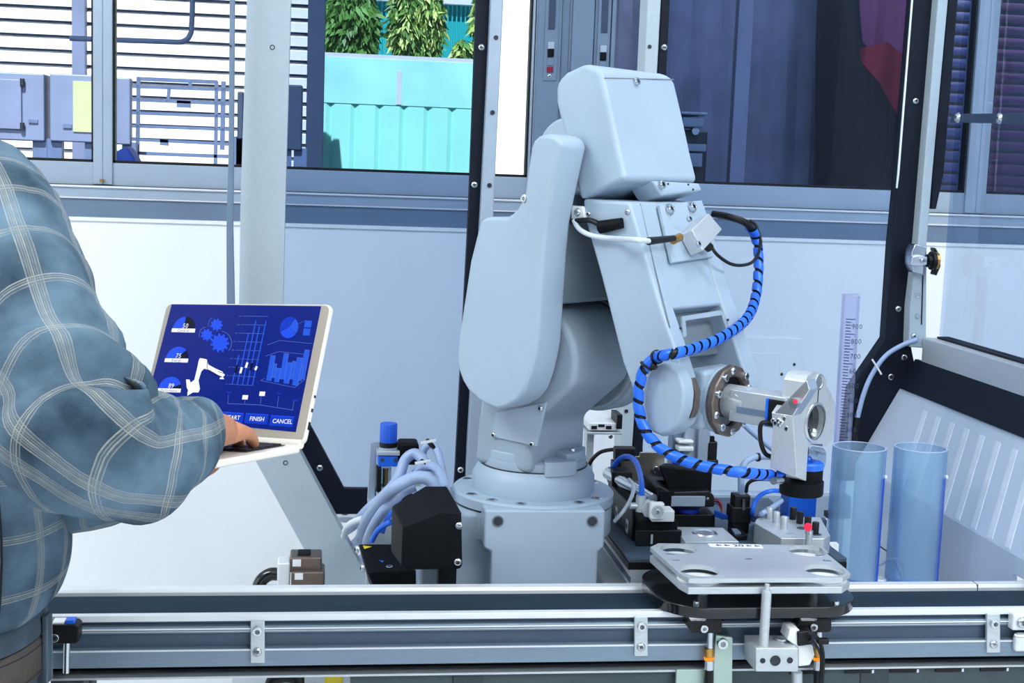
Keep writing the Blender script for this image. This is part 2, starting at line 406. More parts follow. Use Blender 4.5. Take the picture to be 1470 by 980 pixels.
while zc < 2.14:
    slat(x_a0, x_a1, zc); slat(x_b0, x_b1, zc); zc += pitch
obj('column', MB().box((x_a1, YL - .03, -.05), (x_b0, YL + .06, 2.2)), 'lilac_steel', lv, bevel=.004)
obj('column', MB().box((XL(440), YL - .05, -.05), (XL(465), YL + .1, 2.2)), 'column_navy', lv, bevel=.004)
obj('base_wall', MB().box((-3.4, YL - .02, -.05), (XL(440), YL + .05, .7)), 'lilac_steel', lv, smooth=None)
YC = 5.2
def cab(name, label, cat, x0, y0, x1, y1, m, Y=YC, dep=.12, legs=True, grp=None):
    a, b = atY(x0, y0, Y), atY(x1, y1, Y)
    t = thing(name, label, cat, ((a.x + b.x) / 2, Y, -.05), grp)
    obj('body', MB().box((a.x, Y, b.z), (b.x, Y + dep, a.z)), m, t, bevel=.006)
    if legs:
        for q in (.08, .92):
            x = a.x + (b.x - a.x) * q; obj('leg', MB().box((x - .025, Y + .02, -.05), (x + .025, Y + .07, b.z + .01)), 'yard_grey', t, smooth=None)
    return t, a, b
t, a, b = cab('switch_cabinet', 'lilac grey steel cabinet with a framed door, farthest left outside', 'cabinet', -45, 101, 64, 203, 'lilac_steel')
p, q = atY(-30, 112, YC), atY(32, 186, YC)
obj('door', MB().box((p.x, YC - .012, q.z), (q.x, YC + .002, p.z)), 'lilac_steel', t, bevel=.003)
for py in (118, 181): s = atY(33, py, YC); obj('hinge', MB().cyl((s.x, YC - .012, s.z - .012), (s.x, YC - .012, s.z + .012), .008), 'steel_dark', t)
p = atY(48, 174, YC); obj('name_plate', MB().box((p.x - .016, YC - .006, p.z - .006), (p.x + .016, YC, p.z + .006)), 'yard_grey', t)
t, a, b = cab('switch_cabinet', 'lilac grey steel cabinet with a pale yellow card taped on it outside', 'cabinet', 71, 105, 136, 205, 'lilac_steel')
p, q = atY(105, 116, YC), atY(133, 190, YC)
obj('card', MB().box((p.x, YC - .005, q.z), (q.x, YC, p.z)), 'yellow_card', t, label='pale yellow card')
p = atY(97, 181, YC); obj('name_plate', MB().box((p.x - .015, YC - .006, p.z - .007), (p.x + .015, YC, p.z + .007)), 'yard_grey', t)
cab('board', 'plain lilac grey upright board beside the yard gate', 'board', 150, 110, 187, 208, 'lilac_steel', Y=5.35, dep=.06)
cab('control_box', 'dark blue grey box hung in front of the louvres by the navy column', 'box', 408, 121, 433, 216, 'column_navy', Y=5.5, dep=.12)
cab('control_box', 'narrow teal grey box outside, seen between the thin rod and the wide post', 'box', 341, 131, 349, 200, 'column_navy', Y=5.5, dep=.1)
# barred gate
YG = 5.6
g = thing('yard_gate', 'pale steel barred gate leaning before the white louvres outside', 'gate', (atY(252, 200, YG).x, YG, -.05))
G = lambda px, py: atY(px, py, YG)
def bar(x0, y0, x1, y1, t_, nm='bar', m='yard_grey'):
    a, b = G(x0, y0), G(x1, y1); d = (b - a).normalized()
    obj(nm, MB().obox((a + b) / 2, d * (b - a).length / 2, V((0, .012, 0)), d.cross(V((0, 1, 0))) * t_ / 2 * .0028), m, g, smooth=None)
bar(199, 111, 197, 262, 4.5, 'upright'); bar(311, 117, 309, 268, 4.5, 'upright'); bar(321, 117, 319, 215, 6, 'upright')
bar(197, 113, 312, 118, 5)
for y0, y1 in ((124, 129), (143, 149), (162, 167), (181, 186), (200, 207), (219, 225)): bar(189, y0, 330, y1, 4.2)
bar(243, 126, 241, 147, 4, 'catch'); bar(254, 149, 274, 150, 9, 'catch'); bar(273, 118, 273, 127, 4, 'catch'); bar(230, 204, 242, 205, 8, 'catch')
# bent pipe
Yp = 4.6; P = lambda x, y: atY(x, y, Yp)
mb = MB().tube([P(100, 55), P(255, 60.5)] + spline([P(262, 60), P(270, 55), P(274.5, 46)], 6) + [P(276, 20), P(278, -140)], .0085, 10)
tag(obj('bent_pipe', mb, 'yard_grey'), 'thin grey pipe bent upward at a right angle outside the second window', 'pipe')
# blue tarp heap
Yt = 4.3; mb = MB(); c = atY(178, 228, Yt); prof = [(160, 236), (163, 220), (173, 214), (182, 211), (190, 222), (197, 236)]
mb.bridge([atY(x, y, Yt) for x, y in prof], [atY(x + 8, y - 1, Yt + .18) for x, y in prof])
tl = obj('blue_tarp', mb, 'tarp_blue', bevel=.008); tag(tl, 'folded bright blue tarp on a low stand below the second window', 'tarp')
cc = atY(178, 236, Yt)
tag(obj('low_stand', MB().box((cc.x - .12, Yt - .05, -.05), (cc.x + .2, Yt + .3, cc.z - .001)), 'lilac_steel'), 'low grey stand carrying the blue tarp outside', 'stand')

# teal corrugated fence
YF = 6.6
F = lambda x, y: atY(x, y, YF)
fn = thing('teal_fence', 'bright teal corrugated sheet fence with a smooth upper band in the yard', 'fence', (F(573, 200).x, YF, -.05))
xa, xb = F(440, 100).x, F(720, 100).x; za = F(570, 150).z; zt = F(463, 81).z; zt2 = F(683, 90).z
mb = MB(); k = 8
xs = [xa + (xb - xa) * i / k for i in range(k + 1)]
for i in range(k):
    a, b = xs[i], xs[i + 1]
    obj('sheet', MB().ext([(a, YF + .012, -.05), (a + .02, YF, -.05), (b - .02, YF, -.05), (b, YF + .012, -.05), (b, YF + .04, -.05), (a, YF + .04, -.05)], (0, 0, za + .05)), 'teal_fence', fn, smooth=None)
obj('upper_band', MB().box((xa, YF - .003, za - .004), (xb, YF + .045, zt)), 'teal_upper', fn, smooth=None)
obj('cap_rail', MB().box((xa, YF, zt), (xb, YF + .05, zt + .02)), 'alu_white', fn, smooth=None)
p = F(573, 120); obj('drip', MB().box((p.x - .012, YF - .006, za), (p.x + .012, YF - .003, zt - .05)), 'alu_white', fn, smooth=None, label='white streak of paint')
# white rendered wall seen between the posts
a = atY(708, 150, 5.4).x; b = atY(800, 150, 5.4).x
tag(obj('white_boundary_wall', MB().box((a, 5.4, -.05), (b, 5.55, 3.4)), 'white_render'), 'blank white sunlit wall outside, right of the teal fence', 'wall')
# far teal shed
fs_ = thing('teal_shed', 'deep teal metal shed with a white roof edge behind the trees', 'shed', (atY(600, 60, 12).x, 12, -.05))
a = atY(380, 20, 12).x; b = atY(760, 20, 12).x; zt = atY(600, 5, 12).z
obj('wall', MB().box((a, 12, -.05), (b, 12.3, zt)), 'teal_far', fs_, smooth=None)
mb = MB()
for i in range(60): x = a + (b - a) * i / 60; mb.box((x, 11.97, 0), (x + .012, 12, zt))
obj('seam', mb, 'teal_far', fs_, smooth=None)['kind'] = 'stuff'
obj('roof_edge', MB().box((a, 11.9, zt), (b, 12.3, zt + .4)), 'alu_white', fs_, smooth=None)
# trees: trunk and a crown of drooping leaves
def tree(label, px, py_top, py_bot, wpx, Y, m2, seed, n):
    rnd = random.Random(seed); c = atY(px, py_bot, Y); top = atY(px, py_top, Y).z; wd = wpx * Y / 2000
    t = thing('tree', label, 'tree', (c.x, Y, -.05))
    obj('trunk', MB().tube([(c.x, Y, -.05), (c.x + .03, Y, c.z), (c.x, Y, top - .3)], [.09, .07, .02], 8), 'bark', t)
    for nm, mm, share in (('foliage', 'leaf_green', .55), ('foliage', m2, .45)):
        mb = MB()
        for i in range(int(n * share)):
            h = rnd.random(); z = c.z + (top - c.z) * h; rad = wd / 2 * (.55 + .45 * math.sin(min(1, h * 1.3) * math.pi)) * (1.05 if h < .85 else .7)
            a = rnd.random() * 2 * math.pi; q = math.sqrt(rnd.random())
            p = V((c.x + math.cos(a) * rad * q, Y + math.sin(a) * rad * q * .7, z))
            d = V((rnd.gauss(0, .5), rnd.gauss(0, .5), -1.0 + rnd.gauss(0, .35))).normalized(); L = rnd.uniform(.05, .095)
            s = d.cross(V((rnd.gauss(0, 1), rnd.gauss(0, 1), .2))).normalized() * L * .17
            mb.add([p, p + d * L * .45 + s, p + d * L, p + d * L * .45 - s], [(0, 1, 2, 3)])
        o = obj(nm, mb, mm, t, smooth=None, recalc=False); o['kind'] = 'stuff'
tree('dark green leafy tree at the left above the teal fence', 503, -60, 92, 74, 8.6, 'leaf_green', 1, 7000)
tree('pale yellow green drooping tree in the middle above the teal fence', 597, -80, 92, 72, 8.2, 'leaf_pale', 2, 7500)
tree('green tree edge at the right above the teal fence by the black post', 694, -60, 92, 30, 8.0, 'leaf_pale', 3, 2000)
tree('small pointed green tree top just above the teal fence', 662, 56, 96, 22, 7.6, 'leaf_pale', 4, 900)

# ================================================================== DIM ANNEX BEHIND THE RIGHT WINDOWS
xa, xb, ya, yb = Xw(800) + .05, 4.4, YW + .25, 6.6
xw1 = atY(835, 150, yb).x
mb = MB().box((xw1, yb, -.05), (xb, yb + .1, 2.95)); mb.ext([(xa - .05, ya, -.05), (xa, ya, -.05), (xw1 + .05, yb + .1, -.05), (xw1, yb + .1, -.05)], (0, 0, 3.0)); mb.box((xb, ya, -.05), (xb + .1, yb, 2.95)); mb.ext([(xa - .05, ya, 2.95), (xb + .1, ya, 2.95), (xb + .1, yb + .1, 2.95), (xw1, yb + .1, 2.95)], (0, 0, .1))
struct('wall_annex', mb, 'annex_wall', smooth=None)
def cloth(name, label, pts, Y, m, fold=.02, wl=.12, zlow=None, cat='curtain', seed=0):
    """pleated hanging sheet between pixel outline columns: pts = [(px_top, py_top, px_bot, py_bot)...]"""
    mb = MB(); nx, nz = 30, 8; cols = []
    T = [atY(a, b, Y) for a, b, _, _ in pts]; B = [atY(c_, d, Y) for _, _, c_, d in pts]
    for i in range(nx + 1):
        u = i / nx * (len(pts) - 1); j = min(int(u), len(pts) - 2); f = u - j
        cols.append((T[j].lerp(T[j + 1], f), B[j].lerp(B[j + 1], f)))
    for off in (0, .006):
        for i, (a, b) in enumerate(cols):
            for k in range(nz + 1):
                p = a.lerp(b, k / nz); p.y += math.sin(p.x / wl * 6.28 + seed + k * .15) * fold + off; mb.v.append(p)
    W_ = nz + 1; N = (nx + 1) * W_
    for i in range(nx):
        for k in range(nz):
            a = i * W_ + k; mb.f += [(a, a + 1, a + W_ + 1, a + W_), (N + a, N + a + W_, N + a + W_ + 1, N + a + 1)]
    for i in range(nx): mb.f += [(i * W_, (i + 1) * W_, N + (i + 1) * W_, N + i * W_), (i * W_ + nz, N + i * W_ + nz, N + (i + 1) * W_ + nz, (i + 1) * W_ + nz)]
    for i in (0, nx):
        for k in range(nz): a = i * W_ + k; mb.f.append((a, a + 1, N + a + 1, N + a))
    return tag(obj(name, mb, m), label, cat)
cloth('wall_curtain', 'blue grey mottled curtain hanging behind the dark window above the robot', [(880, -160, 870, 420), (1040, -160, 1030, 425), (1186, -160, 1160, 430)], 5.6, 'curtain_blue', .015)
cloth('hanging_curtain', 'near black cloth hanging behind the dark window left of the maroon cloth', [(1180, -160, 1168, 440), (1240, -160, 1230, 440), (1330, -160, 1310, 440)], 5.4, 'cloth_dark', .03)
cloth('hanging_cloth', 'mauve cloth hanging high behind the dark window at the right post', [(1232, -160, 1238, 60), (1290, -160, 1262, 95), (1330, -160, 1312, 120)], 5.0, 'cloth_mauve', .02)
cloth('hanging_cloth', 'deep maroon pointed cloth below the mauve one behind the dark window', [(1234, 70, 1240, 90), (1270, 60, 1282, 150), (1320, 90, 1300, 185)], 4.9, 'cloth_maroon', .012)
a, b = atY(1071, 0, 4.6), atY(1056, 268, 4.6)
tag(obj('pole', MB().box((b.x - .022, 4.6, -.05), (b.x + .028, 4.64, 2.95)), 'pole_blue'), 'pale lilac square pole standing behind the dark window', 'pole')
# dim machine with stepped trays
t = thing('tray_machine', 'dim grey machine with stacked trays behind the dark window beside the robot head', 'machine', (atY(1000, 200, 4.4).x, 4.4, -.05))
for x0, y0, x1, y1 in ((978, 160, 1016, 166), (980, 168, 1010, 183), (984, 206, 1014, 218), (988, 219, 1008, 240)):
    p, q = atY(x0, y0, 4.4), atY(x1, y1, 4.4); obj('tray', MB().box((p.x, 4.4, q.z), (q.x, 4.6, p.z)), 'frame_grey', t, bevel=.003)
p, q = atY(975, 185, 4.4), atY(1020, 250, 4.4)
obj('body', MB().box((p.x, 4.45, -.05), (q.x, 4.75, p.z)), 'cabinet_dark', t, bevel=.01)
p = atY(1001, 188, 4.4); obj('knob', MB().cyl((p.x, 4.42, p.z), (p.x, 4.46, p.z), .012), 'steel', t)
# slatted blind behind the far right window
bl = thing('slat_blind', 'dim blue and plum slatted blind behind the far right window', 'blind', (atY(1410, 250, 4.2).x, 4.2, -.05))
for sx0, sx1, m in ((1362, 1424, 'blind_blue'), (1424, 1560, 'blind_plum')):
    x0, x1 = atY(sx0, 120, 4.2).x, atY(sx1, 120, 4.2).x; z = .9; first = None
    while z < 2.5:
        if first is None: first = obj('slat', MB().ext([(x0, 4.2, z), (x0, 4.235, z + .025), (x0, 4.24, z + .022), (x0, 4.205, z - .004)], (x1 - x0, 0, 0)), m, bl, smooth=None); z1 = z
        else:
            s = first.copy(); COL.objects.link(s); s.location = (0, 0, z - z1)
        z += .036
obj('frame', MB().box((atY(1362, 120, 4.2).x, 4.16, .8), (atY(1560, 120, 4.2).x, 4.26, .88)).box((atY(1500, 120, 4.2).x, 4.16, -.05), (atY(1530, 120, 4.2).x, 4.26, .8)), 'frame_dim', bl, smooth=None)
# ================================================================== TABLE, ENCLOSURE
TZ = .66
YP = 2.5
t = thing('machine_table', 'dark machine table hidden behind the conveyor, carrying the robot', 'table', (.6, 2.2, 0))
obj('top', MB().box((-.12, 1.9, TZ - .04), (1.5, 2.54, TZ)), 'alu_satin', t, bevel=.003)
obj('body', MB().box((-.02, 1.96, .06), (1.4, 2.5, TZ - .04)), 'cabinet_dark', t, bevel=.004)
for x in (.05, 1.33):
    for y in (2.0, 2.45): obj('foot', MB().cyl((x, y, 0), (x, y, .06), .03), 'steel_dark', t)

en = thing('machine_enclosure', 'grey framed safety enclosure with tinted panes and black gaskets around the robot', 'enclosure', (.6, YP, TZ))
def flat(name, pts, m, Y=YP, th=.03, par=None, bevel=.0015, **k):
    P_ = [atY(x, y, Y) for x, y in pts]
    P_ = [V((p.x, p.y, max(p.z, TZ + .0004))) for p in P_]
    return obj(name, MB().ext(P_, (0, th, 0)), m, par or en, bevel=bevel, **k)
TOP = -260
def up(x0, y0, slope): return (x0 + slope * (y0 - TOP), TOP)
# wide bent post at the left
flat('post', [up(357, 0, .022), up(417.5, 0, .028), (409, 300), (403, 598), (426, 641), (531, 837), (545, 863), (548, 905), (494, 905), (464, 838), (363, 654), (341, 614), (345, 300)], 'post_grey', YP - .06, .05, bevel=0, smooth=None)
for x, y in ((391, 68), (410, 664)): obj('bolt_hole', MB().lathe(atY(x, y, YP - .0595), (0, -1, 0), [(.0045, 0), (.0045, .001), (.003, .001), (.0028, -.003)], 12), 'steel_dark', en)
# middle post
flat('post', [up(704, 0, .042), up(724, 0, .042), (710, 275), (692, 640), (688, 760), (666, 760), (671, 640), (690, 300), (702, 61)], 'frame_grey', YP - .03, .06, bevel=.003)
for x, y in ((712, 54), (707, 161.5), (702.5, 266)): obj('bolt_hole', MB().lathe(atY(x, y, YP - .0305), (0, -1, 0), [(.0042, 0), (.0042, .001), (.003, .001), (.0028, -.003)], 12), 'steel_dark', en)
# right middle post
flat('post', [up(929.5, 0, .045), up(950, 0, .05), (944, 99), (908, 640), (905, 760), (887, 760), (891, 640), (925, 97)], 'post_grey', YP - .03, .06, bevel=.003)
for x, y in ((932.5, 67), (899, 545), (899, 590)): obj('bolt_hole', MB().lathe(atY(x, y, YP - .0305), (0, -1, 0), [(.0036, 0), (.0036, .001), (.0026, .001), (.0024, -.003)], 12), 'steel_dark', en)
flat('gasket', [up(950.5, 0, .05), up(962, 0, .05), (957, 99), (923, 640), (921, 760), (905.5, 760), (908.5, 640), (944.5, 99)], 'gasket_navy', YP - .012, .02)
# left pane: black border on four sides, clear tinted sheet inside
flat('gasket', [up(684, 0, .036), up(702, 0, .042), (690, 300), (671, 640), (668, 745), (648, 745), (653, 685), (673, 300)], 'gasket_navy', YP - .012, .02)
flat('gasket', [(404, 575), (424, 575), (446, 611), (494, 701), (650, 703), (650, 738), (479, 738), (404, 600)], 'gasket_navy', YP - .008, .016)
flat('panel', [up(404, 0, .025), up(690, 0, .04), (676, 300), (655, 703), (494, 703), (428, 580), (404, 580)], 'panel_tint_deep', YP + .004, .005, bevel=0, smooth=None, label='tinted pane left of the robot')
SG = [(691, 68), (681, 265), (661, 674), (459, 671), (953, 68), (1314, 145), (1289, 443)]
for x, y in SG: screw(en, atY(x, y, YP - .012 if x < 1200 else YP - .018), (0, -1, 0), .0062)
# pane to the right
flat('panel', [up(955, 0, .05), up(1312, 0, .06), (1280, 352), (1268, 487), (1222, 560), (1214, 706), (916, 704)], 'panel_tint', YP + .004, .005, bevel=0, smooth=None, label='tinted pane right of the robot')
flat('rail', [(880, 706), (1222, 712), (1222, 745), (880, 738)], 'frame_grey', YP - .01, .03, bevel=.002)
# right corner post
R1 = up(1312, 0, .075); R2 = up(1347, 0, .085); R3 = up(1363, 0, .085); R4 = up(1373, 0, .09)
flat('gasket', [R1, R2, (1326, 250), (1306, 487), (1314, 527), (1250, 640), (1228, 690), (1206, 690), (1222, 558), (1271, 486), (1280, 352), (1290, 250)], 'gasket_navy', YP - .018, .03)
flat('edge_strip', [up(1310.5, 0, .075), up(1312, 0, .075), (1291, 250), (1288.5, 270), (1287, 270), (1289, 250)], 'white_plastic', YP - .02, .004, bevel=0)
flat('post', [R2, R3, (1339, 250), (1331, 348), (1330, 500), (1305, 498), (1307, 440), (1318, 348), (1326, 250)], 'post_grey', YP - .045, .06, bevel=.003)
flat('gasket', [R3, R4, (1355, 250), (1344, 300), (1337, 300), (1339, 250)], 'gasket_navy', YP - .03, .02)
for x, y in ((1317, 424), (1317, 453)): obj('bolt_hole', MB().lathe(atY(x, y, YP - .0455), (0, -1, 0), [(.005, 0), (.005, .001), (.003, .001), (.003, -.003)], 12), 'steel', en)
obj('seam', MB().ext([atY(x, y, YP - .0455) for x, y in ((1324, 395), (1325.5, 395), (1323.5, 466), (1322, 466))], (0, -.0008, 0)), 'gasket_navy', en, smooth=None)
screw(en, atY(1312, 482, YP - .046), (0, -1, 0), .005)
# side beam running from the corner towards the front, pane above it, sloping panel below
XR = atY(1334, 480, YP).x; zb1 = atX(1337, 481, XR).z; zb0 = atX(1330, 516, XR).z
YF0 = 1.5; ZRT = atY(500, 841.5, 1.826).z + .003
obj('side_beam', MB().box((XR - .034, YF0, zb0), (XR + .03, YP - .046, zb1)), 'alu_satin', en, bevel=.003)
obj('gasket', MB().box((XR - .012, YF0, zb1), (XR + .012, YP - .06, zb1 + .004)), 'gasket_navy', en, smooth=None)
obj('panel', MB().box((XR - .003, YF0, zb1 + .004), (XR + .003, YP - .05, 2.3)), 'panel_tint', en, smooth=None, label='tinted pane of the right side wall')
sl = math.tan(math.radians(28)); zt = zb0 + .004; zl = atY(1223, 670, YP - .05).z
for nm, za_, zb_, off, m in (('gasket', zt, zt - .055, .004, 'gasket_navy'), ('side_panel', zt - .005, zl, 0, 'hopper_panel')):
    xa = XR - .03 - (zt - za_) * sl - off; xb = XR - .03 - (zt - zb_) * sl - off
    obj(nm, MB().ext([(xa, YF0, za_), (xa + .006, YF0, za_), (xb + .006, YF0, zb_), (xb, YF0, zb_)], (0, YP - .021 - YF0, 0)), m, en, smooth=None)
xv = XR - .03 - (zt - zl) * sl
obj('side_panel', MB().box((xv, YF0, ZRT), (xv + .006, YP - .021, zl)).box((xv, 1.86, TZ + .001), (xv + .006, YP - .021, ZRT)), 'hopper_panel', en, smooth=None)
for k in range(9):      # slat reflections on the sloping panel, built as lighter raised bands
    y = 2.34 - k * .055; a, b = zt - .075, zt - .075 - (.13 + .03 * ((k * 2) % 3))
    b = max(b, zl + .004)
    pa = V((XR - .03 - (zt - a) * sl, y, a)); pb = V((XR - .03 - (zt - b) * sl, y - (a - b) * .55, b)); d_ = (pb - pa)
    obj('band', MB().obox((pa + pb) / 2 - V((.0005, 0, 0)), d_ / 2, V((0, .008, 0)), V((.0006, 0, 0))), 'reflection_band', en, smooth=None)
for x, y in ((1298, 513), (1279, 541)): screw(en, atY(x, y, YP - .02), (0, -1, 0), .0058, 'flat')
# latch at the right post
q = lambda x, y, Y=YP - .075: atY(x, y, Y)
lt = obj('latch', MB().ext([q(x, y) for x, y in ((1314, 350), (1331, 354), (1325, 394), (1311, 391), (1308, 378), (1309, 362))], (0, .03, 0)), 'steel', en, bevel=.002)
obj('lever', MB().ext([q(x, y, YP - .085) for x, y in ((1310, 368), (1320, 366), (1332, 369), (1331, 380), (1318, 382), (1308, 381))], (0, .012, 0)), 'alu_bright', lt, bevel=.002)
a = q(1331, 374); b = q(1340, 374)
obj('boss', MB().cyl(a, b, .012).cyl(q(1336, 374), q(1341, 374), .017), 'black', lt)
obj('collar', MB().cyl(q(1341, 374), q(1345, 374), .016), 'brass', lt)
obj('knob', MB().ext([q(x, y) for x, y in ((1343, 355), (1350, 366), (1351, 382), (1345, 396), (1341, 394), (1346, 380), (1346, 368), (1341, 358))], (0, .02, 0)), 'black_gloss', lt, bevel=.002)
screw(lt, q(1325, 374, YP - .087), (0, -1, 0), .005, 'cap')
# hinge strip on the far right pane
Xh = XR - .01
p0, p1 = atX(1372, 168, Xh), atX(1480, 170, Xh)
hs = obj('hinge_strip', MB().ext([atX(1372, 164, Xh), atX(1480, 162, Xh), atX(1480, 178, Xh), atX(1370, 176, Xh)], (-.008, 0, 0)), 'column_navy', en, bevel=.001)
for x, y in ((1376, 169), (1436, 170)): screw(hs, atX(x, y, Xh - .008), (-1, 0, 0), .009)
# thin upright rod of the open door at the left
YD = YP - .12
flat('door_edge', [(331.5, TOP), (338, TOP), (335, 220), (334, 330), (337, 470), (325.5, 470), (325, 330), (328, 220)], 'frame_dim', YD, .025, bevel=.001, label='thin dark edge of an open door')
p = atY(331, 66, YD - .001); obj('bolt_hole', MB().cyl(p, p - V((0, .001, 0)), .002, n=8), 'steel_dark', en)
obj('door_hinge', MB().ext([atY(x, y, YD) for x, y in ((326, 462), (352, 462), (352, 474), (326, 474))], (0, .09, 0)), 'frame_dim', en, smooth=None)

# cable clipped to the corner post
c = spline([atY(1318, 487, YP - .052), atY(1298, 494, YP - .04), atY(1272, 510, YP - .026), atY(1252, 537, YP - .026), atY(1240, 565, YP - .026), atY(1231, 599, YP - .026)])
t = thing('door_cable', 'grey cable curving down the black corner post at the right', 'cable', atY(1231, 640, YP - .03))
obj('sheath', MB().tube(c, .0046), 'hose_grey', t)
obj('end_sleeve', MB().cyl(c[-1], atY(1226, 640, YP - .03), .0048), 'black', t)
tie = atY(1260, 528, YP - .035); obj('cable_tie', MB().tube([tie + V((-.012, 0, .016)), tie, tie + V((.008, 0, -.012))], .0018, 6), 'white_plastic', t)

# ================================================================== CONVEYOR
YN = 1.706; zr = .875
cv = thing('conveyor', 'long aluminium belt conveyor crossing the whole foreground with T slotted sides', 'conveyor', (.4, 1.76, 0))
XA, XB = -.42, 1.35
z = lambda py: atY(500, py, YN).z
def rail(name, prof, m, x0=XA, x1=XB, **k): return obj(name, MB().ext([(x0, y, zz) for y, zz in prof], (x1 - x0, 0, 0)), m, cv, smooth=None, **k)
zn = z(881)
rail('near_rail', [(YN, zn - .008), (YN, zn), (YN + .011, zn), (YN + .011, zn - .008)], 'alu_white', bevel=.0008)
zf = atY(500, 841.5, 1.826).z
rail('far_rail', [(1.82, zf), (1.835, zf), (1.835, zf - .06), (1.817, zf - .06), (1.817, zf - .004)], 'alu_white', bevel=.0008)
zbelt = zf - .0085
obj('belt', MB().box((XA + .01, YN + .012, zbelt - .012), (XB, 1.816, zbelt)), 'belt', cv, smooth=None)
# slotted side profile: one web with grooves
prof = [(YN + .004, z(884)), (YN + .004, z(892)), (YN + .008, z(892)), (YN + .008, z(896.5)), (YN + .002, z(897)), (YN, z(899)), (YN, z(902)), (YN + .004, z(903)),
        (YN + .004, z(908)), (YN + .009, z(909)), (YN + .009, z(928)), (YN + .001, z(929)), (YN, z(931)), (YN, z(954)), (YN + .003, z(955)), (YN + .0112, z(955)), (YN + .0112, z(884))]
rail('side_profile', prof, 'alu', bevel=.0006)
rail('slot_floor', [(YN + .0084, z(909)), (YN + .0084, z(928)), (YN + .0095, z(928)), (YN + .0095, z(909))], 'slot_dark')
rail('slot_floor', [(YN + .0076, z(892)), (YN + .0076, z(896.5)), (YN + .009, z(896.5)), (YN + .009, z(892))], 'slot_dark')
for a, b, yo in ((901.5, 899.6, -.001), (931.6, 929.8, -.001), (905.5, 904.4, .003)): rail('bead', [(YN + yo, z(a)), (YN + yo, z(b)), (YN + yo + .006, z(b)), (YN + yo + .006, z(a))], 'alu_white')
rail('web', [(YN + .0112, z(955)), (YN + .0112, zbelt - .012), (YN + .1, zbelt - .012), (YN + .1, z(955))], 'black_matte')
rail('under_gap', [(YN + .03, z(955)), (YN + .03, z(970)), (YN + .1, z(970)), (YN + .1, z(955))], 'black_matte')
rail('lower_lip', [(YN + .004, z(969.5)), (YN + .004, z(972.5)), (YN + .1, z(972.5)), (YN + .1, z(969.5))], 'alu_satin')
obj('under_tray', MB().box((atY(505, 975, YN).x, YN + .012, z(1010)), (XB, YN + .1, z(972.5))), 'duct_grey', cv, bevel=.002)
for k in range(6):
    a = atY(1152 + k * 65 - (0 if k else 15), 974, YN).x
    obj('cover_slot', MB().box((a, YN + .0095, z(981)), (a + .035, YN + .013, z(975.5))), 'black', cv, smooth=None)
    obj('cover_slot_clip', MB().box((a + .037, YN + .009, z(981)), (a + .040, YN + .013, z(976))), 'steel', cv, smooth=None)
j = atZ(1408, 842, zf).x
obj('joint', MB().box((j - .0006, 1.8165, zf - .05), (j + .0006, 1.835, zf + .0003)), 'steel_dark', cv, smooth=None)
for x in (-.3, .2, .75, 1.25):
    for y in (YN + .03, 1.8): obj('leg', MB().box((x - .02, y - .02, 0), (x + .02, y + .02, z(973))), 'cabinet_dark', cv, bevel=.002)
# clamp brackets on the near side
def bracket(x0, x1, y0, y1, big=False):
    b = obj('bracket', MB().ext([atY(x, y, YN - .004) for x, y in ((x0, y0), (x1, y0 - .3), (x1, y1 - .3), (x0, y1))], (0, .006, 0)), 'alu_satin', cv, bevel=.001)
    c = (x0 + x1) / 2
    screw(b, atY(c, y0 + 13, YN - .004), (0, -1, 0), .0062, 'cap'); screw(b, atY(c - .5, y0 + 43, YN - .004), (0, -1, 0), .0058, 'dome')
bracket(359.5, 380, 892, 952); bracket(911, 930, 885, 942); bracket(1417, 1436, 881, 937)
p, q_ = atY(1454, 880, YN - .01), atY(1500, 904, YN - .01)
b = obj('end_clamp', MB().box((p.x, YN - .012, q_.z), (q_.x, YN + .004, p.z)), 'alu_white', cv, bevel=.003)
screw(b, atY(1467, 893, YN - .012), (0, -1, 0), .008, 'dome')
p, q_ = atY(1456, 908, YN - .004), atY(1500, 938, YN - .01)
obj('end_clamp', MB().box((p.x, YN - .008, q_.z), (q_.x, YN + .004, p.z)), 'alu_bright', cv, bevel=.006)

# small yellow valve and dark foot seen below the conveyor
Yb = 1.86
p, q_ = atY(466, 973, Yb), atY(492, 1000, Yb)
tag(obj('valve_block', MB().box((p.x, Yb, q_.z - .0), (q_.x, Yb + .03, p.z + .01)).box((p.x, Yb, 0), (p.x + .012, Yb + .012, q_.z)), 'yellow_print', bevel=.003), 'small yellow block barely showing under the conveyor', 'valve')
c = spline([atY(388, 985, Yb), atY(394, 974, Yb), atY(410, 970, Yb), atY(424, 974, Yb), atY(428, 990, Yb), V((atY(430, 990, Yb).x, Yb, .3)), V((atY(430, 990, Yb).x, Yb, .012))])
tag(obj('black_hose', MB().tube(c, .009), 'black'), 'black hose loop peeking out under the conveyor at the left', 'hose')

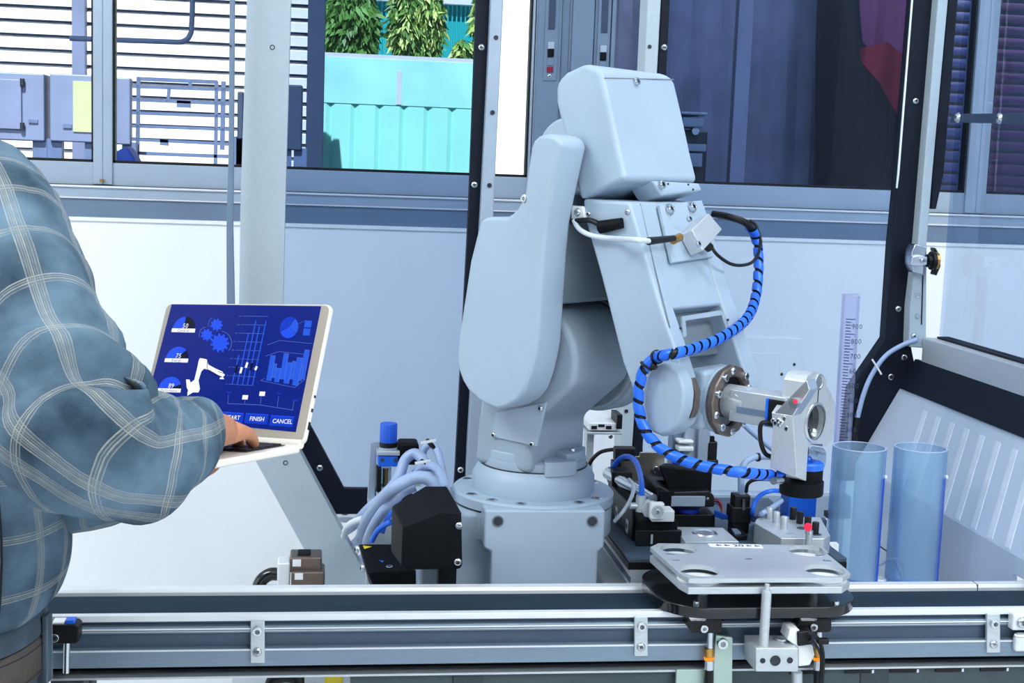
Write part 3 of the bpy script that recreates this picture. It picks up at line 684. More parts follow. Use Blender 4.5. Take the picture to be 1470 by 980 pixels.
# proximity sensors clipped on the conveyor
def sensor(name, label, x0, x1, y0, y1, tx, ty, extra):
    c = atY((x0 + x1) / 2, y1, YN - .012); t = thing(name, label, 'sensor', c, None)
    q = lambda x, y, Y=YN - .026: atY(x, y, Y)
    obj('clamp', MB().ext([q(x0, y0), q(x1 - 4, y0), q(x1, y0 + 3), q(x1, y1 - 3), q(x1 - 5, y1), q(x0 + 6, y1), q(x0, y1 - 8)], (0, .026, 0)), 'black', t, bevel=.0015)
    screw(t, q(*extra), (0, -1, 0), .0052, 'cap')
    obj('barrel', MB().cyl(q(tx, y1 - 4, YN - .012), q(tx - 1, ty, YN - .012), .0042), 'steel', t)
    return t, q
t, q = sensor('proximity_sensor', 'black clamp sensor with blue button at the belt of the man', 74, 113, 897, 924, 96, 965, (79, 914))
obj('button', MB().box(*(lambda a, b: ((a.x, YN - .022, b.z), (b.x, YN - .006, a.z)))(q(93, 892), q(106, 899))), 'blue_bright', t, bevel=.001)
obj('label_plate', MB().box(*(lambda a, b: ((a.x, YN - .022, b.z), (b.x, YN - .004, a.z)))(q(74, 895), q(91, 898))), 'paper', t)
for nm, lab, x0, x1, y0, y1, tx, ex in (('proximity_sensor', 'black clamp sensor under the left end of the pallet carrier with an amber lamp', 988, 1037, 887, 909, 1020, (1010, 901)),
                                     ('proximity_sensor', 'black clamp sensor under the right end of the pallet carrier behind the stopper', 1147, 1194, 887, 908, 1176, (1167, 899))):
    t, q = sensor(nm, lab, x0, x1, y0, y1, tx, 936, ex)
    obj('label_plate', MB().ext([q(x0 + 1, y0 - 1), q(x0 + 26, y0 + 1), q(x0 + 24, y0 + 4), q(x0 + 4, y0 + 4)], (0, .02, 0)), 'paper', t)
    P = lambda y, Y=YN - .012: atY(tx - 2, y, Y)
    obj('nut', MB().cyl(P(930), P(945), .0062), 'brass', t); obj('nut', MB().cyl(P(947), P(960), .0064), 'steel', t)
    obj('lamp', MB().cyl(P(942), P(946), .0066), 'lamp_amber', t)
    obj('cable', MB().tube(spline([P(958), P(975), P(1010)]), .0058), 'black', t)
# bracket strip
t = thing('mounting_strip', 'pale green zinc plated strip bolted below the left clamp sensor', 'strip', atY(1040, 1010, YN - .008))
obj('strip', MB().ext([atY(x, y, YN - .008) for x, y in ((1028, 912), (1052, 915), (1051, 1010), (1022, 1010), (1026, 930))], (0, .006, 0)), 'green_plate', t, bevel=.001)
screw(t, atY(1036, 922, YN - .008), (0, -1, 0), .0075, 'cap')
p, q_ = atY(972, 962, YN - .004), atY(1010, 1010, YN - .004)
obj('bracket', MB().box((p.x, YN - .002, q_.z), (q_.x, YN + .004, p.z)), 'green_plate', t, bevel=.001, label='olive grey flap behind the strip')

# stopper block with its pin
YS = YN - .055
q = lambda x, y, Y=YS: atY(x, y, Y)
st = thing('stopper', 'silver stopper block with an upright pin in front of the pallet', 'stopper', q(1115, 965))
A = [q(1085, 930), q(1146, 930), q(1146, 964), q(1085, 964)]
dx = V((-.003, .052, .004))
obj('block', MB().ext(A, (0, .05, 0)), 'alu_satin', st, bevel=.0012)
for x, y, r in ((1095, 948, .0035), (1113, 948, .007), (1134, 947.5, .004)):
    obj('bore', MB().lathe(q(x, y, YS - .0004), (0, -1, 0), [(r, 0), (r, .0005), (r * .85, .0005), (r * .8, -.004)], 18), 'steel_dark', st)
a = q(1112, 926, YS + .02); zt_ = a.z
zt_ = A[0].z
pp = hit(1096, 926, (0, 0, 1), zt_)
obj('pin', MB().lathe((pp.x, pp.y, zt_ - .002), (0, 0, 1), [(.0062, 0), (.0062, .072), (.0055, .075), (.0032, .0755), (.0030, .083)], 20), 'alu_satin', st)
pp = hit(1122, 918, (0, 0, 1), zt_)
obj('bushing', MB().ring((pp.x, pp.y, zt_), (0, 0, 1), [(.009, 0), (.009, .003), (.0065, .003), (.006, -.0)], 20), 'alu_bright', st)
obj('side_housing', MB().ext([q(x, y, YS + .012) for x, y in ((1134, 903), (1146, 902), (1167, 928), (1170, 940), (1163, 955), (1146, 957), (1146, 930), (1130, 918))], (0, .03, 0)), 'white_plastic', st, bevel=.002)
obj('sensor_head', MB().ext([q(x, y, YS + .008) for x, y in ((1145, 907), (1164, 905), (1168, 925), (1146, 928))], (0, .02, 0)), 'black', st, bevel=.002)
obj('cable', MB().tube(spline([q(1160, 908), q(1170, 912), q(1177, 922), q(1181, 938), q(1181, 960), q(1178, 1000)]), .0026), 'black', st)
obj('cable', MB().tube(spline([q(1162, 918), q(1168, 922), q(1176, 934), q(1179, 950), q(1176, 1000)]), .002), 'black', st)
p = q(1182, 919); obj('cable_tie', MB().box((p.x - .008, YS - .005, p.z - .004), (p.x + .006, YS + .004, p.z + .003)), 'black', st, bevel=.001)
p = q(1144, 972); obj('lower_fitting', MB().cyl(q(1144, 964, YS + .02), q(1144, 985, YS + .02), .007), 'alu_satin', st)

# ================================================================== PALLET
zp = .935
pl = thing('pallet', 'square silver pallet with four round windows on a black rounded carrier over the conveyor', 'pallet', atZ(1078, 850, zbelt))
z1 = lambda x, y: atZ(x, y, zp)
out = [z1(*p) for p in ((933.5, 785), (945, 779.5), (1166, 782), (1178, 786), (1221, 822), (1210, 829), (989, 830), (976, 823))]
o_ = V((0, 0, zp)); ex, ey = V((1, 0, 0)), V((0, 1, 0))
hl = []
for x, y, w_ in ((974, 787.5, 25), (1004, 818.5, 28), (1159, 790, 28), (1184, 818, 28)):
    c = z1(x, y); r = (z1(x + w_, y) - c).length; hl.append((c, r))
mb = MB(); plate(mb, [(p.x, p.y) for p in out], [circle2((c.x, c.y), r) for c, r in hl], .006, o_, ex, ey)
obj('top_plate', mb, 'alu_satin', pl, bevel=.0008)
cen = sum(out, V()) / len(out)
def grow(k, z): return [V((cen.x + (p.x - cen.x) * k, cen.y + (p.y - cen.y) * k, z)) for p in out]
obj('lower_plate', MB().ext(grow(1.0, zp - .012), (0, 0, -.009)), 'alu_satin', pl, bevel=.0008)
obj('spacer', MB().ext(grow(.4, zp - .0118), (0, 0, .0062)), 'slot_dark', pl, smooth=None)
for c, r in hl: obj('disc', MB().cyl((c.x, c.y, zp - .0122), (c.x, c.y, zp - .0112), r * 1.1, n=32), 'white_plastic', pl)
for x, y in ((962, 795.5), (970, 804), (1176, 797), (1187, 805)):
    c = z1(x, y); obj('bolt_ring', MB().ring((c.x, c.y, zp), (0, 0, 1), [(.0058, 0), (.0058, .0006), (.0046, .0006), (.0046, 0)], 20).cyl((c.x, c.y, zp), (c.x, c.y, zp + .0003), .0045), 'alu_bright', pl)
c = z1(1075, 802); obj('slot', MB().box((c.x - .004, c.y - .0015, zp), (c.x + .004, c.y + .0015, zp + .0003)), 'steel_dark', pl, smooth=None)
# number label along the far edge
lab = [z1(*p) for p in ((1015, 780.2), (1092, 781.8), (1096, 787.3), (1020, 785.0))]
lb = obj('number_label', MB().ext([p + V((0, 0, .0002)) for p in lab], (0, 0, .0004)), 'paper', pl, smooth=None)
lx = (lab[1] - lab[0]).normalized(); ly = (lab[0] - lab[3]); ly = (ly - lx * ly.dot(lx)).normalized()
H = (lab[0] - lab[3]).length * .62; base = lab[3].lerp(lab[0], .2) + V((0, 0, .0007))
Wd = (lab[1] - lab[0]).length
text('number', '20', H, base + lx * (Wd * .54), lx, ly, 'ink', lb, 'CENTER', .02)
for s in (.12, .27, .68, .83):
    b0 = base + lx * Wd * s + ly * H * .5; u, v = lx * Wd * .11, ly * H * .5
    obj('arrow', MB().add([b0, b0 + u * .45 + v, b0 + u * .45 + v * .35, b0 + u + v * .35, b0 + u - v * .35, b0 + u * .45 - v * .35, b0 + u * .45 - v], [(0, 1, 2, 3, 4, 5, 6)]), 'ink', lb, smooth=None, recalc=False)
# black carrier, rounded
YK0 = YN - .036
zc_ = atY(1100, 872, YK0).z
def rrect(x0, x1, y0, y1, r, z, n=10):
    P = []
    for cx, cy, a in ((x1 - r, y0 + r, -90), (x1 - r, y1 - r, 0), (x0 + r, y1 - r, 90), (x0 + r, y0 + r, 180)):
        P += [V((cx + r * math.cos(math.radians(a + 90 * i / n)), cy + r * math.sin(math.radians(a + 90 * i / n)), z)) for i in range(n + 1)]
    return P
xl, xr = atZ(925, 835, zc_).x, atZ(1222, 850, zc_).x
obj('carrier', MB().ext(rrect(xl, xr, YK0, 1.856, .065, zn + .001), (0, 0, zc_ - zn - .001)), 'black_gloss', pl, bevel=.0015)
for x, y in ((1000, 867), (1103, 867), (1200, 867)): p = atZ(x, y, zc_); screw(pl, (p.x, p.y, zc_), (0, 0, 1), .0045, 'cap')
for x, y in ((1009, 852), (1166, 850)): p = atZ(x, y, zc_); obj('standoff', MB().cyl((p.x, p.y, zc_), (p.x, p.y, zp - .0205), .0072), 'alu_satin', pl)
obj('guide_foot', MB().box((xl + .05, YN + .014, zbelt + .0005), (xl + .1, YN + .06, zn + .002)).box((xr - .1, YN + .014, zbelt + .0005), (xr - .05, YN + .06, zn + .002)), 'black', pl)
# ================================================================== ROBOT  (local axes: rx reach, ry shoulder axis, z up)
RO = atD(765, 700, 2.07)
rx = (r0 * .76 - f0 * .65).normalized(); ry = V((-rx.y, rx.x, 0))
def LP(px, py, y):            # pixel -> point on the plane at shoulder offset y
    return hit(px, py, ry, ry.dot(RO) + y)
def LX(px, py, xx): return hit(px, py, rx, rx.dot(RO) + xx)
def loc(p): d = V(p) - RO; return d.dot(rx), d.dot(ry), p[2]
def WL(x, y, z): p = RO + rx * x + ry * y; return V((p.x, p.y, z))
rb = thing('robot_arm', 'white six axis robot arm standing behind the conveyor', 'robot', (RO.x, RO.y, TZ))
def trace(name, px, y0, y1, m='robot_white', bevel=.006, seg=3, par=None, **k):
    return obj(name, MB().ext([LP(x, y, y0) for x, y in px], ry * (y1 - y0)), m, par or rb, bevel=bevel, seg=seg, **k)
Bx, By = RO.x, RO.y
zfl = RO.z + .001
# base
hw = .086
yf = By - .121
zn_ = zfl - .058
BP = [(-hw, zfl - .004), (hw, zfl - .004), (hw, zn_), (hw - .008, zn_ - .006), (hw - .008, TZ), (-hw + .011, TZ), (-hw + .011, zn_ - .006), (-hw, zn_)]
bs = obj('base', MB().ext([(Bx + a, yf, b) for a, b in BP], (0, By + .06 - yf, 0)), 'robot_white', rb, bevel=.004, seg=3)
p = atY(601, 744, By - .06)
obj('base_side', MB().box((p.x, By - .075, TZ), (Bx - hw + .03, By + .09, atY(664, 735, By - .075).z)), 'robot_white', rb, bevel=.008, seg=3)
for sx in (-1, 1):
    p = V((Bx + sx * .067, yf, atY(784, 748, yf).z))
    obj('bolt_recess', MB().lathe(p, (0, -1, 0), [(.0085, 0), (.0085, .0012), (.0066, .0012), (.006, -.004)], 20), 'robot_shade', rb)
    obj('recess_floor', MB().cyl(p + V((0, .0, 0)), p - V((0, .0006, 0)), .006, n=16), 'steel_dark', rb)
obj('side_label', MB().box((Bx + hw - .009, yf + .012, TZ + .07), (Bx + hw - .0072, yf + .05, TZ + .14)), 'ink', rb, smooth=None)
obj('side_label', MB().box((Bx + hw - .009, yf + .010, TZ + .055), (Bx + hw - .0070, yf + .05, TZ + .085)), 'red_print', rb, smooth=None, label='red printed label')
# flange ring and turntable
obj('flange', MB().lathe((Bx, By, zfl), (0, 0, 1), [(.118, -.058), (.118, -.019), (.117, -.018), (.117, -.0165), (.12, -.0155), (.12, -.003), (.117, 0), (.0, 0)], 72), 'robot_white', rb, smooth=30)
obj('flange_joint', MB().lathe((Bx, By, zfl), (0, 0, 1), [(.1175, -.0185), (.1185, -.0185), (.1185, -.016), (.1175, -.016)], 72), 'steel_dark', rb)
for a in (150, 205, 228, 252, 300, 322, 20, 60, 110):
    c = V((Bx + .106 * math.cos(math.radians(a)), By + .106 * math.sin(math.radians(a)), zfl))
    screw(rb, c - V((0, 0, .001)), (0, 0, 1), .0088, 'flat')
obj('turntable', MB().lathe((Bx, By, zfl), (0, 0, 1), [(.0905, 0), (.0905, .022), (.084, .034), (.079, .038), (0, .038)], 72), 'robot_white', rb, smooth=30)
obj('turntable_joint', MB().ring((Bx, By, zfl), (0, 0, 1), [(.078, .0375), (.0797, .0375), (.0797, .0392), (.078, .0392)], 72), 'steel_dark', rb)
obj('turntable_plate', MB().lathe((Bx, By, zfl), (0, 0, 1), [(.077, .038), (.077, .05), (.07, .053), (0, .053)], 72), 'robot_white', rb, smooth=30)
zt0 = zfl + .05
lug = [(724, 660, -.02), (771, 664, -.02)]
def lugbox(pxs, y, top, m='robot_white'):
    P = [atD(x, yy, y) for x, yy in pxs]
    return P
# stop lug at the front, three mounting ears with screws
fr = -f0
def ear(a0, a1, rin, rout, z0_, z1_, nm='ear', m='robot_white'):
    A = [V((Bx + r_ * math.cos(math.radians(a)), By + r_ * math.sin(math.radians(a)), z0_)) for r_, seq in ((rout, range(int(a0), int(a1) + 1, 4)), (rin, range(int(a1), int(a0) - 1, -4))) for a in seq]
    return obj(nm, MB().ext(A, (0, 0, z1_ - z0_)), m, rb, bevel=.002)
ear(272, 308, .05, .086, zfl + .034, zfl + .056, 'stop_lug')
ear(200, 262, .03, .0755, zfl + .05, zfl + .064)
ear(300, 356, .03, .0755, zfl + .05, zfl + .064)
for a in (208, 250, 318): screw(rb, (Bx + .066 * math.cos(math.radians(a)), By + .066 * math.sin(math.radians(a)), zfl + .064), (0, 0, 1), .0048, 'cap')
# shoulder casting
YB0, YB1 = -.072, .058
ax_, _, az_ = loc(LP(722, 522, -.13))          # shoulder pivot
def arc(cx, cz, r, a0, a1, n=14): return [(cx + r * math.cos(math.radians(a0 + (a1 - a0) * i / n)), cz + r * math.sin(math.radians(a0 + (a1 - a0) * i / n))) for i in range(n + 1)]
def lpoly(name, P, y0, y1, m='robot_white', bevel=.005, seg=3, par=None, **k):
    return obj(name, MB().ext([WL(x, y0, z_) for x, z_ in P], ry * (y1 - y0)), m, par or rb, bevel=bevel, seg=seg, **k)
SH = arc(ax_, az_, .082, -20, 170, 22) + [(-.052, zt0 + .05), (-.056, zt0 - .012), (.05, zt0 - .012), (.05, zt0 + .06)]
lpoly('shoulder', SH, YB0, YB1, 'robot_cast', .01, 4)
# side plate under the cover with three screws
fp = [LP(x, y, YB0 - .003) for x, y in ((711, 592), (784, 577), (770, 641), (706, 627))]
sp = obj('side_plate', MB().ext(fp, ry * .004), 'robot_white', rb, bevel=.0012)
for x, y in ((709, 624), (764, 637), (776, 586)): screw(sp, LP(x, y, YB0 - .003), -ry, .0045, 'dome')
# right shoulder disc and fork leg
lpoly('fork_leg', arc(ax_, az_, .088, 180, 372, 26) + [(ax_ + .10, az_ + .10), (ax_ + .115, az_ + .24), (ax_ + .0, az_ + .25), (ax_ - .08, az_ + .1)], YB1 + .012, .118, 'robot_cast', .008, 3)
obj('joint_ring', MB().cyl(WL(ax_, YB1 - .002, az_), WL(ax_, YB1 + .014, az_), .080, n=48), 'robot_shade', rb)
obj('joint_ring', MB().ring(WL(ax_, YB1 + .004, az_), ry, [(.0795, 0), (.0835, 0), (.0835, .003), (.0795, .003)], 48), 'alu_satin', rb)
c = WL(ax_ + .0885, .09, az_ - .03); obj('hole_plate', MB().obox(c - rx * .003, rx * .001, ry * .012, z0 * .008), 'robot_white', rb, bevel=.001)
# bridge block between the fork legs (shade under the forearm put into its darker colour)
BR = [LP(x, y, -.08) for x, y in ((815, 205), (810, 325), (803, 437), (735, 437), (760, 330), (795, 205))]
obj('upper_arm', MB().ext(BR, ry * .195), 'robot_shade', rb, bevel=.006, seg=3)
obj('cable_slot', MB().obox(WL(ax_ + .087, .06, az_ + .083), rx * .02, ry * .03, z0 * .012), 'black_matte', rb, bevel=.005)
# elbow hub
ex_, _, ez_ = loc(LP(812, 224, -.07))
obj('elbow_hub', MB().cyl(WL(ex_, -.0705, ez_), WL(ex_, .10, ez_), .053, n=48), 'robot_white', rb, bevel=.006, seg=3)
# big rounded cover on the near side
CV = [(784, 192), (772, 195), (765, 202), (761, 212), (752, 276), (747, 290), (741, 300), (734, 307), (727, 311), (700, 311), (692, 314), (687, 322), (681, 346), (674, 374), (666, 427), (658, 479), (655, 513), (657, 530),
      (663, 547), (672, 562), (686, 575), (699, 583), (713, 588), (727, 585), (741, 577), (753, 562), (762, 537), (767, 515), (771, 492), (775, 430), (779, 366), (784, 316), (795, 262), (807, 208), (803, 200), (795, 194)]
trace('arm_cover', CV, -.132, -.078, 'robot_white', .0065, 4)
for x, y in ((752, 285),): screw(rb, LP(x, y, -.132), -ry, .0058, 'flat')
# joint line where the cover ends above the side plate
# forearm: head housing
YL0 = -.072
HD = [(797, 123), (803, 112), (811, 104), (839, 91), (858, 97), (864, 108), (875, 155), (888, 217), (898, 258), (832, 288), (824, 256), (797, 148)]
def ridge_y(px, py, tx):
    x_, _, z_ = loc(LP(px, py, YL0)); lo, hi = 0, .3
    for _ in range(30):
        m_ = (lo + hi) / 2; q_ = WL(x_, m_, z_) - CAM; sx = 735 + FPX * q_.dot(RT) / q_.dot(FW)
        lo, hi = (m_, hi) if sx < tx else (lo, m_)
    return lo
YR = ridge_y(875, 155, 981)
hd = trace('head_housing', HD, YL0, YR, 'robot_white', .008, 4)
# front plane of the forearm
fa, fb = LP(903, 292, YL0), LP(966, 492, YL0)
tn = (fb - fa).normalized(); nf = tn.cross(ry).normalized()
if nf.dot(FW) > 0: nf = -nf
FP = lambda x, y, h=0: hit(x, y, nf, nf.dot(fa) + h)
ha, hb = LP(864, 108, YL0), LP(898, 258, YL0); th = (hb - ha).normalized(); nh = th.cross(ry).normalized()
if nh.dot(FW) > 0: nh = -nh
HP = lambda x, y, h=0: hit(x, y, nh, nh.dot(ha) + h)
screw(hd, HP(912, 118), nh, .0055, 'cap')
# lower step of the head over the forearm
st_ = [LP(x, y, YL0 + .075) for x, y in ((903, 225), (935, 255), (944, 284), (885, 296), (860, 250))]
obj('head_step', MB().ext([HP(x, y, .0005) for x, y in ((936, 258), (1004, 262), (1009, 274), (951, 281))], -nh * .04), 'robot_white', rb, bevel=.004)
screw(rb, HP(948, 266, .0008), nh, .0058, 'cap')
for x, y in ((959, 264), (988, 265), (995, 272)): obj('pin_hole', MB().cyl(HP(x, y, .0004), HP(x, y, .0014), .0016, n=8), 'steel_dark', rb)
obj('seam', MB().tube([HP(868, 112, .0002), HP(967, 114, .0002)], .0008, 5), 'robot_shade', rb)
# forearm body and prongs
FB = [(836, 285), (903, 290), (925, 362), (950, 446), (893, 470), (862, 396), (838, 312)]
YR2 = ridge_y(903, 292, 1011)
fo = trace('forearm', FB, YL0 + .004, YR2, 'robot_white', .005, 3)
def prong(y0, y1):
    P = [LP(x, y, YL0) for x, y in ((836, 285), (903, 290), (925, 362), (948, 440), (966, 492), (985, 553), (988, 585), (981, 610), (966, 624), (950, 627), (936, 621), (925, 606), (893, 520), (862, 396), (838, 312))]
    return obj('forearm_prong', MB().ext([p + ry * (y0 - YL0) for p in P], ry * (y1 - y0)), 'robot_white', rb, bevel=.005, seg=3)
prong(YL0, YL0 + .03); prong(YR2 - .035, YR2)
# recessed web between the prongs
WB = [LP(x, y, YL0 + .02) for x, y in ((900, 440), (948, 440), (962, 488), (968, 515), (930, 520))]
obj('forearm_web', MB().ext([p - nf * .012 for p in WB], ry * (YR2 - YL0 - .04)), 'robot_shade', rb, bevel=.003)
obj('cover_lip', MB().ext([FP(x, y, .0006) for x, y in ((979, 454), (1034, 445), (1040, 450), (1046, 472), (1043, 474), (1036, 452), (984, 460), (986, 482), (981, 484))], -nf * .003), 'robot_cast', rb, smooth=None)
# cover seam on the ridge
obj('seam', MB().tube([FP(919, 292, .0003), FP(939, 380, .0003), FP(962, 470, .0003)], .0009, 5), 'robot_shade', rb)
for x, y in ((977, 471), (1045, 459)): obj('pin_hole', MB().cyl(FP(x, y, -.0005), FP(x, y, .001), .0018, n=8), 'steel_dark', rb)
# plate with two bolts and the connector cube
obj('mount_plate', MB().ext([FP(x, y, .005) for x, y in ((947, 294), (1008, 287), (1025, 368), (966, 377))], -nf * .006), 'robot_white', rb, bevel=.0012)
for x, y in ((960, 301), (992, 298)):
    obj('washer', MB().cyl(FP(x, y, .005), FP(x, y, .0062), .0082), 'steel', rb); screw(rb, FP(x, y, .006), nf, .0062, 'cap')
cb = [FP(x, y, .006) for x, y in ((975, 338), (999, 314), (1019, 337), (991, 368))]
cbo = obj('connector_cube', MB().ext(cb, nf * .022), 'alu_satin', rb, bevel=.0015)
for x, y in ((990, 318), (1003, 354)): screw(cbo, FP(x - 2, y - 3, .028), nf, .0042, 'cap')
a, b = FP(966, 345, .02), FP(976, 340, .02); obj('gland', MB().cyl(a, b, .0055), 'brass', cbo)
a, b = FP(1018, 345, .02), FP(1013, 360, .02); obj('gland', MB().cyl(FP(1010, 348, .02), FP(1019, 356, .02), .0065), 'black', cbo)
# white cable clipped at the elbow, plug and clip
cl = obj('cable_clip', MB().ext([LP(x, y, YL0 - .006) for x, y in ((820, 295), (836, 296), (840, 318), (820, 316))], ry * .006), 'white_plastic', rb, bevel=.001)
screw(cl, LP(829.5, 304.5, YL0 - .006), -ry, .0055, 'dome')
for x, y in ((845, 307), (901, 304)): screw(rb, LP(x, y, YL0), -ry, .004, 'dome')
pc = spline([LP(824, 316, -.08), LP(832, 329, -.083), LP(850, 338, -.085), LP(880, 342, -.085), FP(912, 344, .03), FP(934, 346, .028)])
obj('signal_cable', MB().tube(pc, .0034), 'hose_white', rb)
obj('cable_sleeve', MB().cyl(FP(931, 346, .028), FP(967, 342, .024), .0052, .0042), 'black', rb)
obj('cable', MB().tube(spline([LP(820, 318, -.079), LP(845, 316, -.08), LP(862, 322, -.079), LP(878, 326, -.078)]), .0038), 'black', rb)
obj('plug', MB().cyl(LP(862, 326, -.077), LP(893, 320, -.076), .009, .007), 'black_matte', rb)
# wrist: near disc cover, body, flange
wx, _, wz = loc(LP(953, 575, YL0))
DC = [LP(x, y, YL0 - .022) for x, y in ((950, 521), (962, 524), (973, 534), (979, 548), (982, 566), (980, 588), (973, 608), (961, 621), (948, 626), (936, 621), (928, 608), (924, 588), (923, 560), (928, 538), (938, 525))]
obj('wrist_cover', MB().ext(DC, ry * .026), 'robot_white', rb, bevel=.005, seg=3)
obj('rim_strip', MB().ext([p + ry * .026 - V((0, 0, .0)) for p in [LP(x, y, YL0 - .022) for x, y in ((975, 545), (983, 566), (981, 590), (975, 604), (966, 600), (968, 550))]], ry * .012), 'bronze', rb, bevel=.001)
obj('wrist_body', MB().cyl(WL(wx, YL0 + .028, wz), WL(wx, YR2 - .033, wz), .030, n=40), 'robot_white', rb, bevel=.004)
YT = (YL0 + YR2) / 2 - .004
rcx = loc(LP(1046, 575, YT))[0]; rcz = LP(1046, 575, YT).z
pa = WL(wx + .01, YT, wz); pb = WL(rcx, YT, rcz); td = rx.copy()
obj('wrist_barrel', MB().lathe(WL(rcx - .045, YT, rcz), rx, [(.026, 0), (.04, .012), (.0445, .03), (.0445, .037)], 40), 'robot_white', rb, bevel=.002)
obj('wrist_block', MB().obox(WL(rcx - .028, YT, rcz + .002), rx * .017, ry * .043, z0 * .040), 'robot_white', rb, bevel=.008, seg=3)
rg = obj('tool_flange', MB().ring(WL(rcx - .008, YT, rcz), rx, [(.0485, .005), (.0485, .012), (.0465, .0135), (.035, .0135), (.034, .010), (.034, .005)], 12), 'bronze', rb, smooth=None, label='brown anodised flange ring')
for i, a in enumerate((20, 50, 95, 125, 200, 230, 275, 310, 345, 160)):
    c = WL(rcx + .0055, YT, rcz) + ry * math.cos(math.radians(a)) * .0412 + z0 * math.sin(math.radians(a)) * .0412
    screw(rg, c, rx, .0052, 'cap' if i % 2 else 'dome')
obj('bore', MB().cyl(WL(rcx - .008, YT, rcz), WL(rcx + .0005, YT, rcz), .0345, n=36), 'black_gloss', rb)
# ---- gripper
gp = obj('gripper', MB().lathe(WL(rcx - .002, YT, rcz), rx, [(.0225, 0), (.0225, .018), (.022, .034), (.019, .036)], 36), 'alu_satin', rb, label='silver parallel gripper')
screw(gp, WL(rcx + .024, YT - .015, rcz + .013), rx * .4 - ry + z0 * .6, .005, 'cap')
xe = loc(LP(1126, 590, YT - .022))[0]
zc0 = LP(1080, 582, YT).z
obj('actuator', MB().obox(WL((rcx + .014 + xe) / 2, YT, zc0), rx * ((xe - rcx - .014) / 2), ry * .021, z0 * .021), 'alu_satin', gp, bevel=.0015)
obj('actuator_slot', MB().obox(WL((rcx + .022 + xe) / 2, YT - .0212, zc0 - .004), rx * ((xe - rcx - .03) / 2), ry * .0012, z0 * .004), 'frame_dim', gp, smooth=None)
xk = loc(LP(1098, 600, YT - .024))[0]
obj('jaw_carriage', MB().obox(WL(xk + .016, YT, zc0 - .001), rx * .012, ry * .024, z0 * .0175), 'black', gp, bevel=.001)
obj('seal', MB().obox(WL(xk + .002, YT, zc0 - .001), rx * .0018, ry * .0245, z0 * .018), 'blue_bright', gp, smooth=None)
# finger plate with the round opening
XG = loc(LP(1140, 620, YT - .03))[0]
def gy(px, py): p = LX(px, py, XG); d = p - RO; return (d.dot(ry), p.z)
ol = [(1144, 685), (1138, 597), (1153, 574), (1156, 548), (1160, 539), (1166, 535), (1174, 534), (1182, 538), (1187, 546), (1187, 556), (1192, 562), (1198, 578), (1198, 606), (1195, 628), (1190, 640), (1181, 641), (1181, 637), (1163, 637), (1160, 643), (1157, 690)]
c0 = gy(1170, 606); r1 = abs(gy(1170, 581)[1] - c0[1]); 
ch = gy(1176, 548)
mb = MB(); plate(mb, [gy(*p) for p in ol], [circle2(c0, r1)], .03, WL(XG, 0, 0), ry, z0)
obj('finger_plate', mb, 'alu_satin', gp, bevel=.0015)
obj('bore_ring', MB().ring(WL(XG, c0[0], c0[1]), rx, [(r1, .0005), (r1 + .0035, .0005), (r1 + .003, .0015), (r1, .002)], 36), 'alu_bright', gp)
obj('bore_shade', MB().cyl(WL(XG - .012, c0[0], c0[1]), WL(XG - .007, c0[0], c0[1]), r1 * 1.02), 'black_gloss', gp)  # black disc added to make the inside of the opening dark
p = WL(XG - .004, c0[0] + .004, c0[1] - r1 * .62); obj('ball_tip', MB().ball(p, .0062), 'alu_bright', gp)
obj('ear_boss', MB().ring(WL(XG, ch[0], ch[1]), rx, [(.0085, 0), (.0105, 0), (.0105, .0012), (.0085, .0012)], 24).cyl(WL(XG - .006, *ch), WL(XG + .0004, *ch), .0086), 'alu_bright', gp)
obj('split', MB().obox(WL(XG + .0002, ch[0] - .001, (ch[1] + c0[1] + r1) / 2 - .004), rx * .0004, ry * .0006, z0 * ((ch[1] - c0[1] - r1) / 2 - .006)), 'black', gp, smooth=None)
# side cheek of the finger with screw cluster, sloping top
sd = [LP(x, y, gy(1138, 600)[0]) for x, y in ((1111, 593), (1138, 597), (1144, 685), (1140, 685), (1105, 671))]
obj('finger_cheek', MB().ext(sd, ry * .02), 'alu_satin', gp, bevel=.001)
tp = [LP(x, y, gy(1138, 600)[0]) for x, y in ((1111, 593), (1158, 545), (1162, 560), (1138, 597))]
obj('finger_wedge', MB().ext(tp, ry * .022), 'alu_bright', gp, bevel=.001)
for x, y in ((1110, 604), (1126, 601), (1129, 615), (1113, 607)): screw(gp, LP(x, y, gy(1138, 600)[0]), -ry, .0036, 'flat')
for x, y in ((1118, 603), (1122, 606), (1119, 609)): screw(gp, LP(x, y, gy(1138, 600)[0]), -ry, .0038, 'dome')
hx = obj('lens_screw', MB().cyl(LP(1143, 578, gy(1138, 600)[0]), LP(1143, 578, gy(1138, 600)[0]) - ry * .008, .0068, n=6), 'steel', gp)
obj('lens', MB().ball(LP(1142, 576, gy(1138, 600)[0] - .008), .0028), 'lamp_red', hx, label='red lit dot')
# clear curved guard under the ring
gc = gy(1181, 662)
obj('guard', MB().ring(WL(XG - .01, gc[0], gc[1]), rx, [(.012, -.006), (.0175, -.006), (.0175, .006), (.012, .006)], 28), 'bowl_clear', gp)
obj('tool_cable', MB().tube(spline([WL(xk + .012, YT - .024, zc0 - .014), LP(1093, 608, YT - .034), LP(1092, 632, YT - .034), LP(1098, 650, YT - .03), LP(1108, 656, YT - .02)]), .003), 'black', gp)

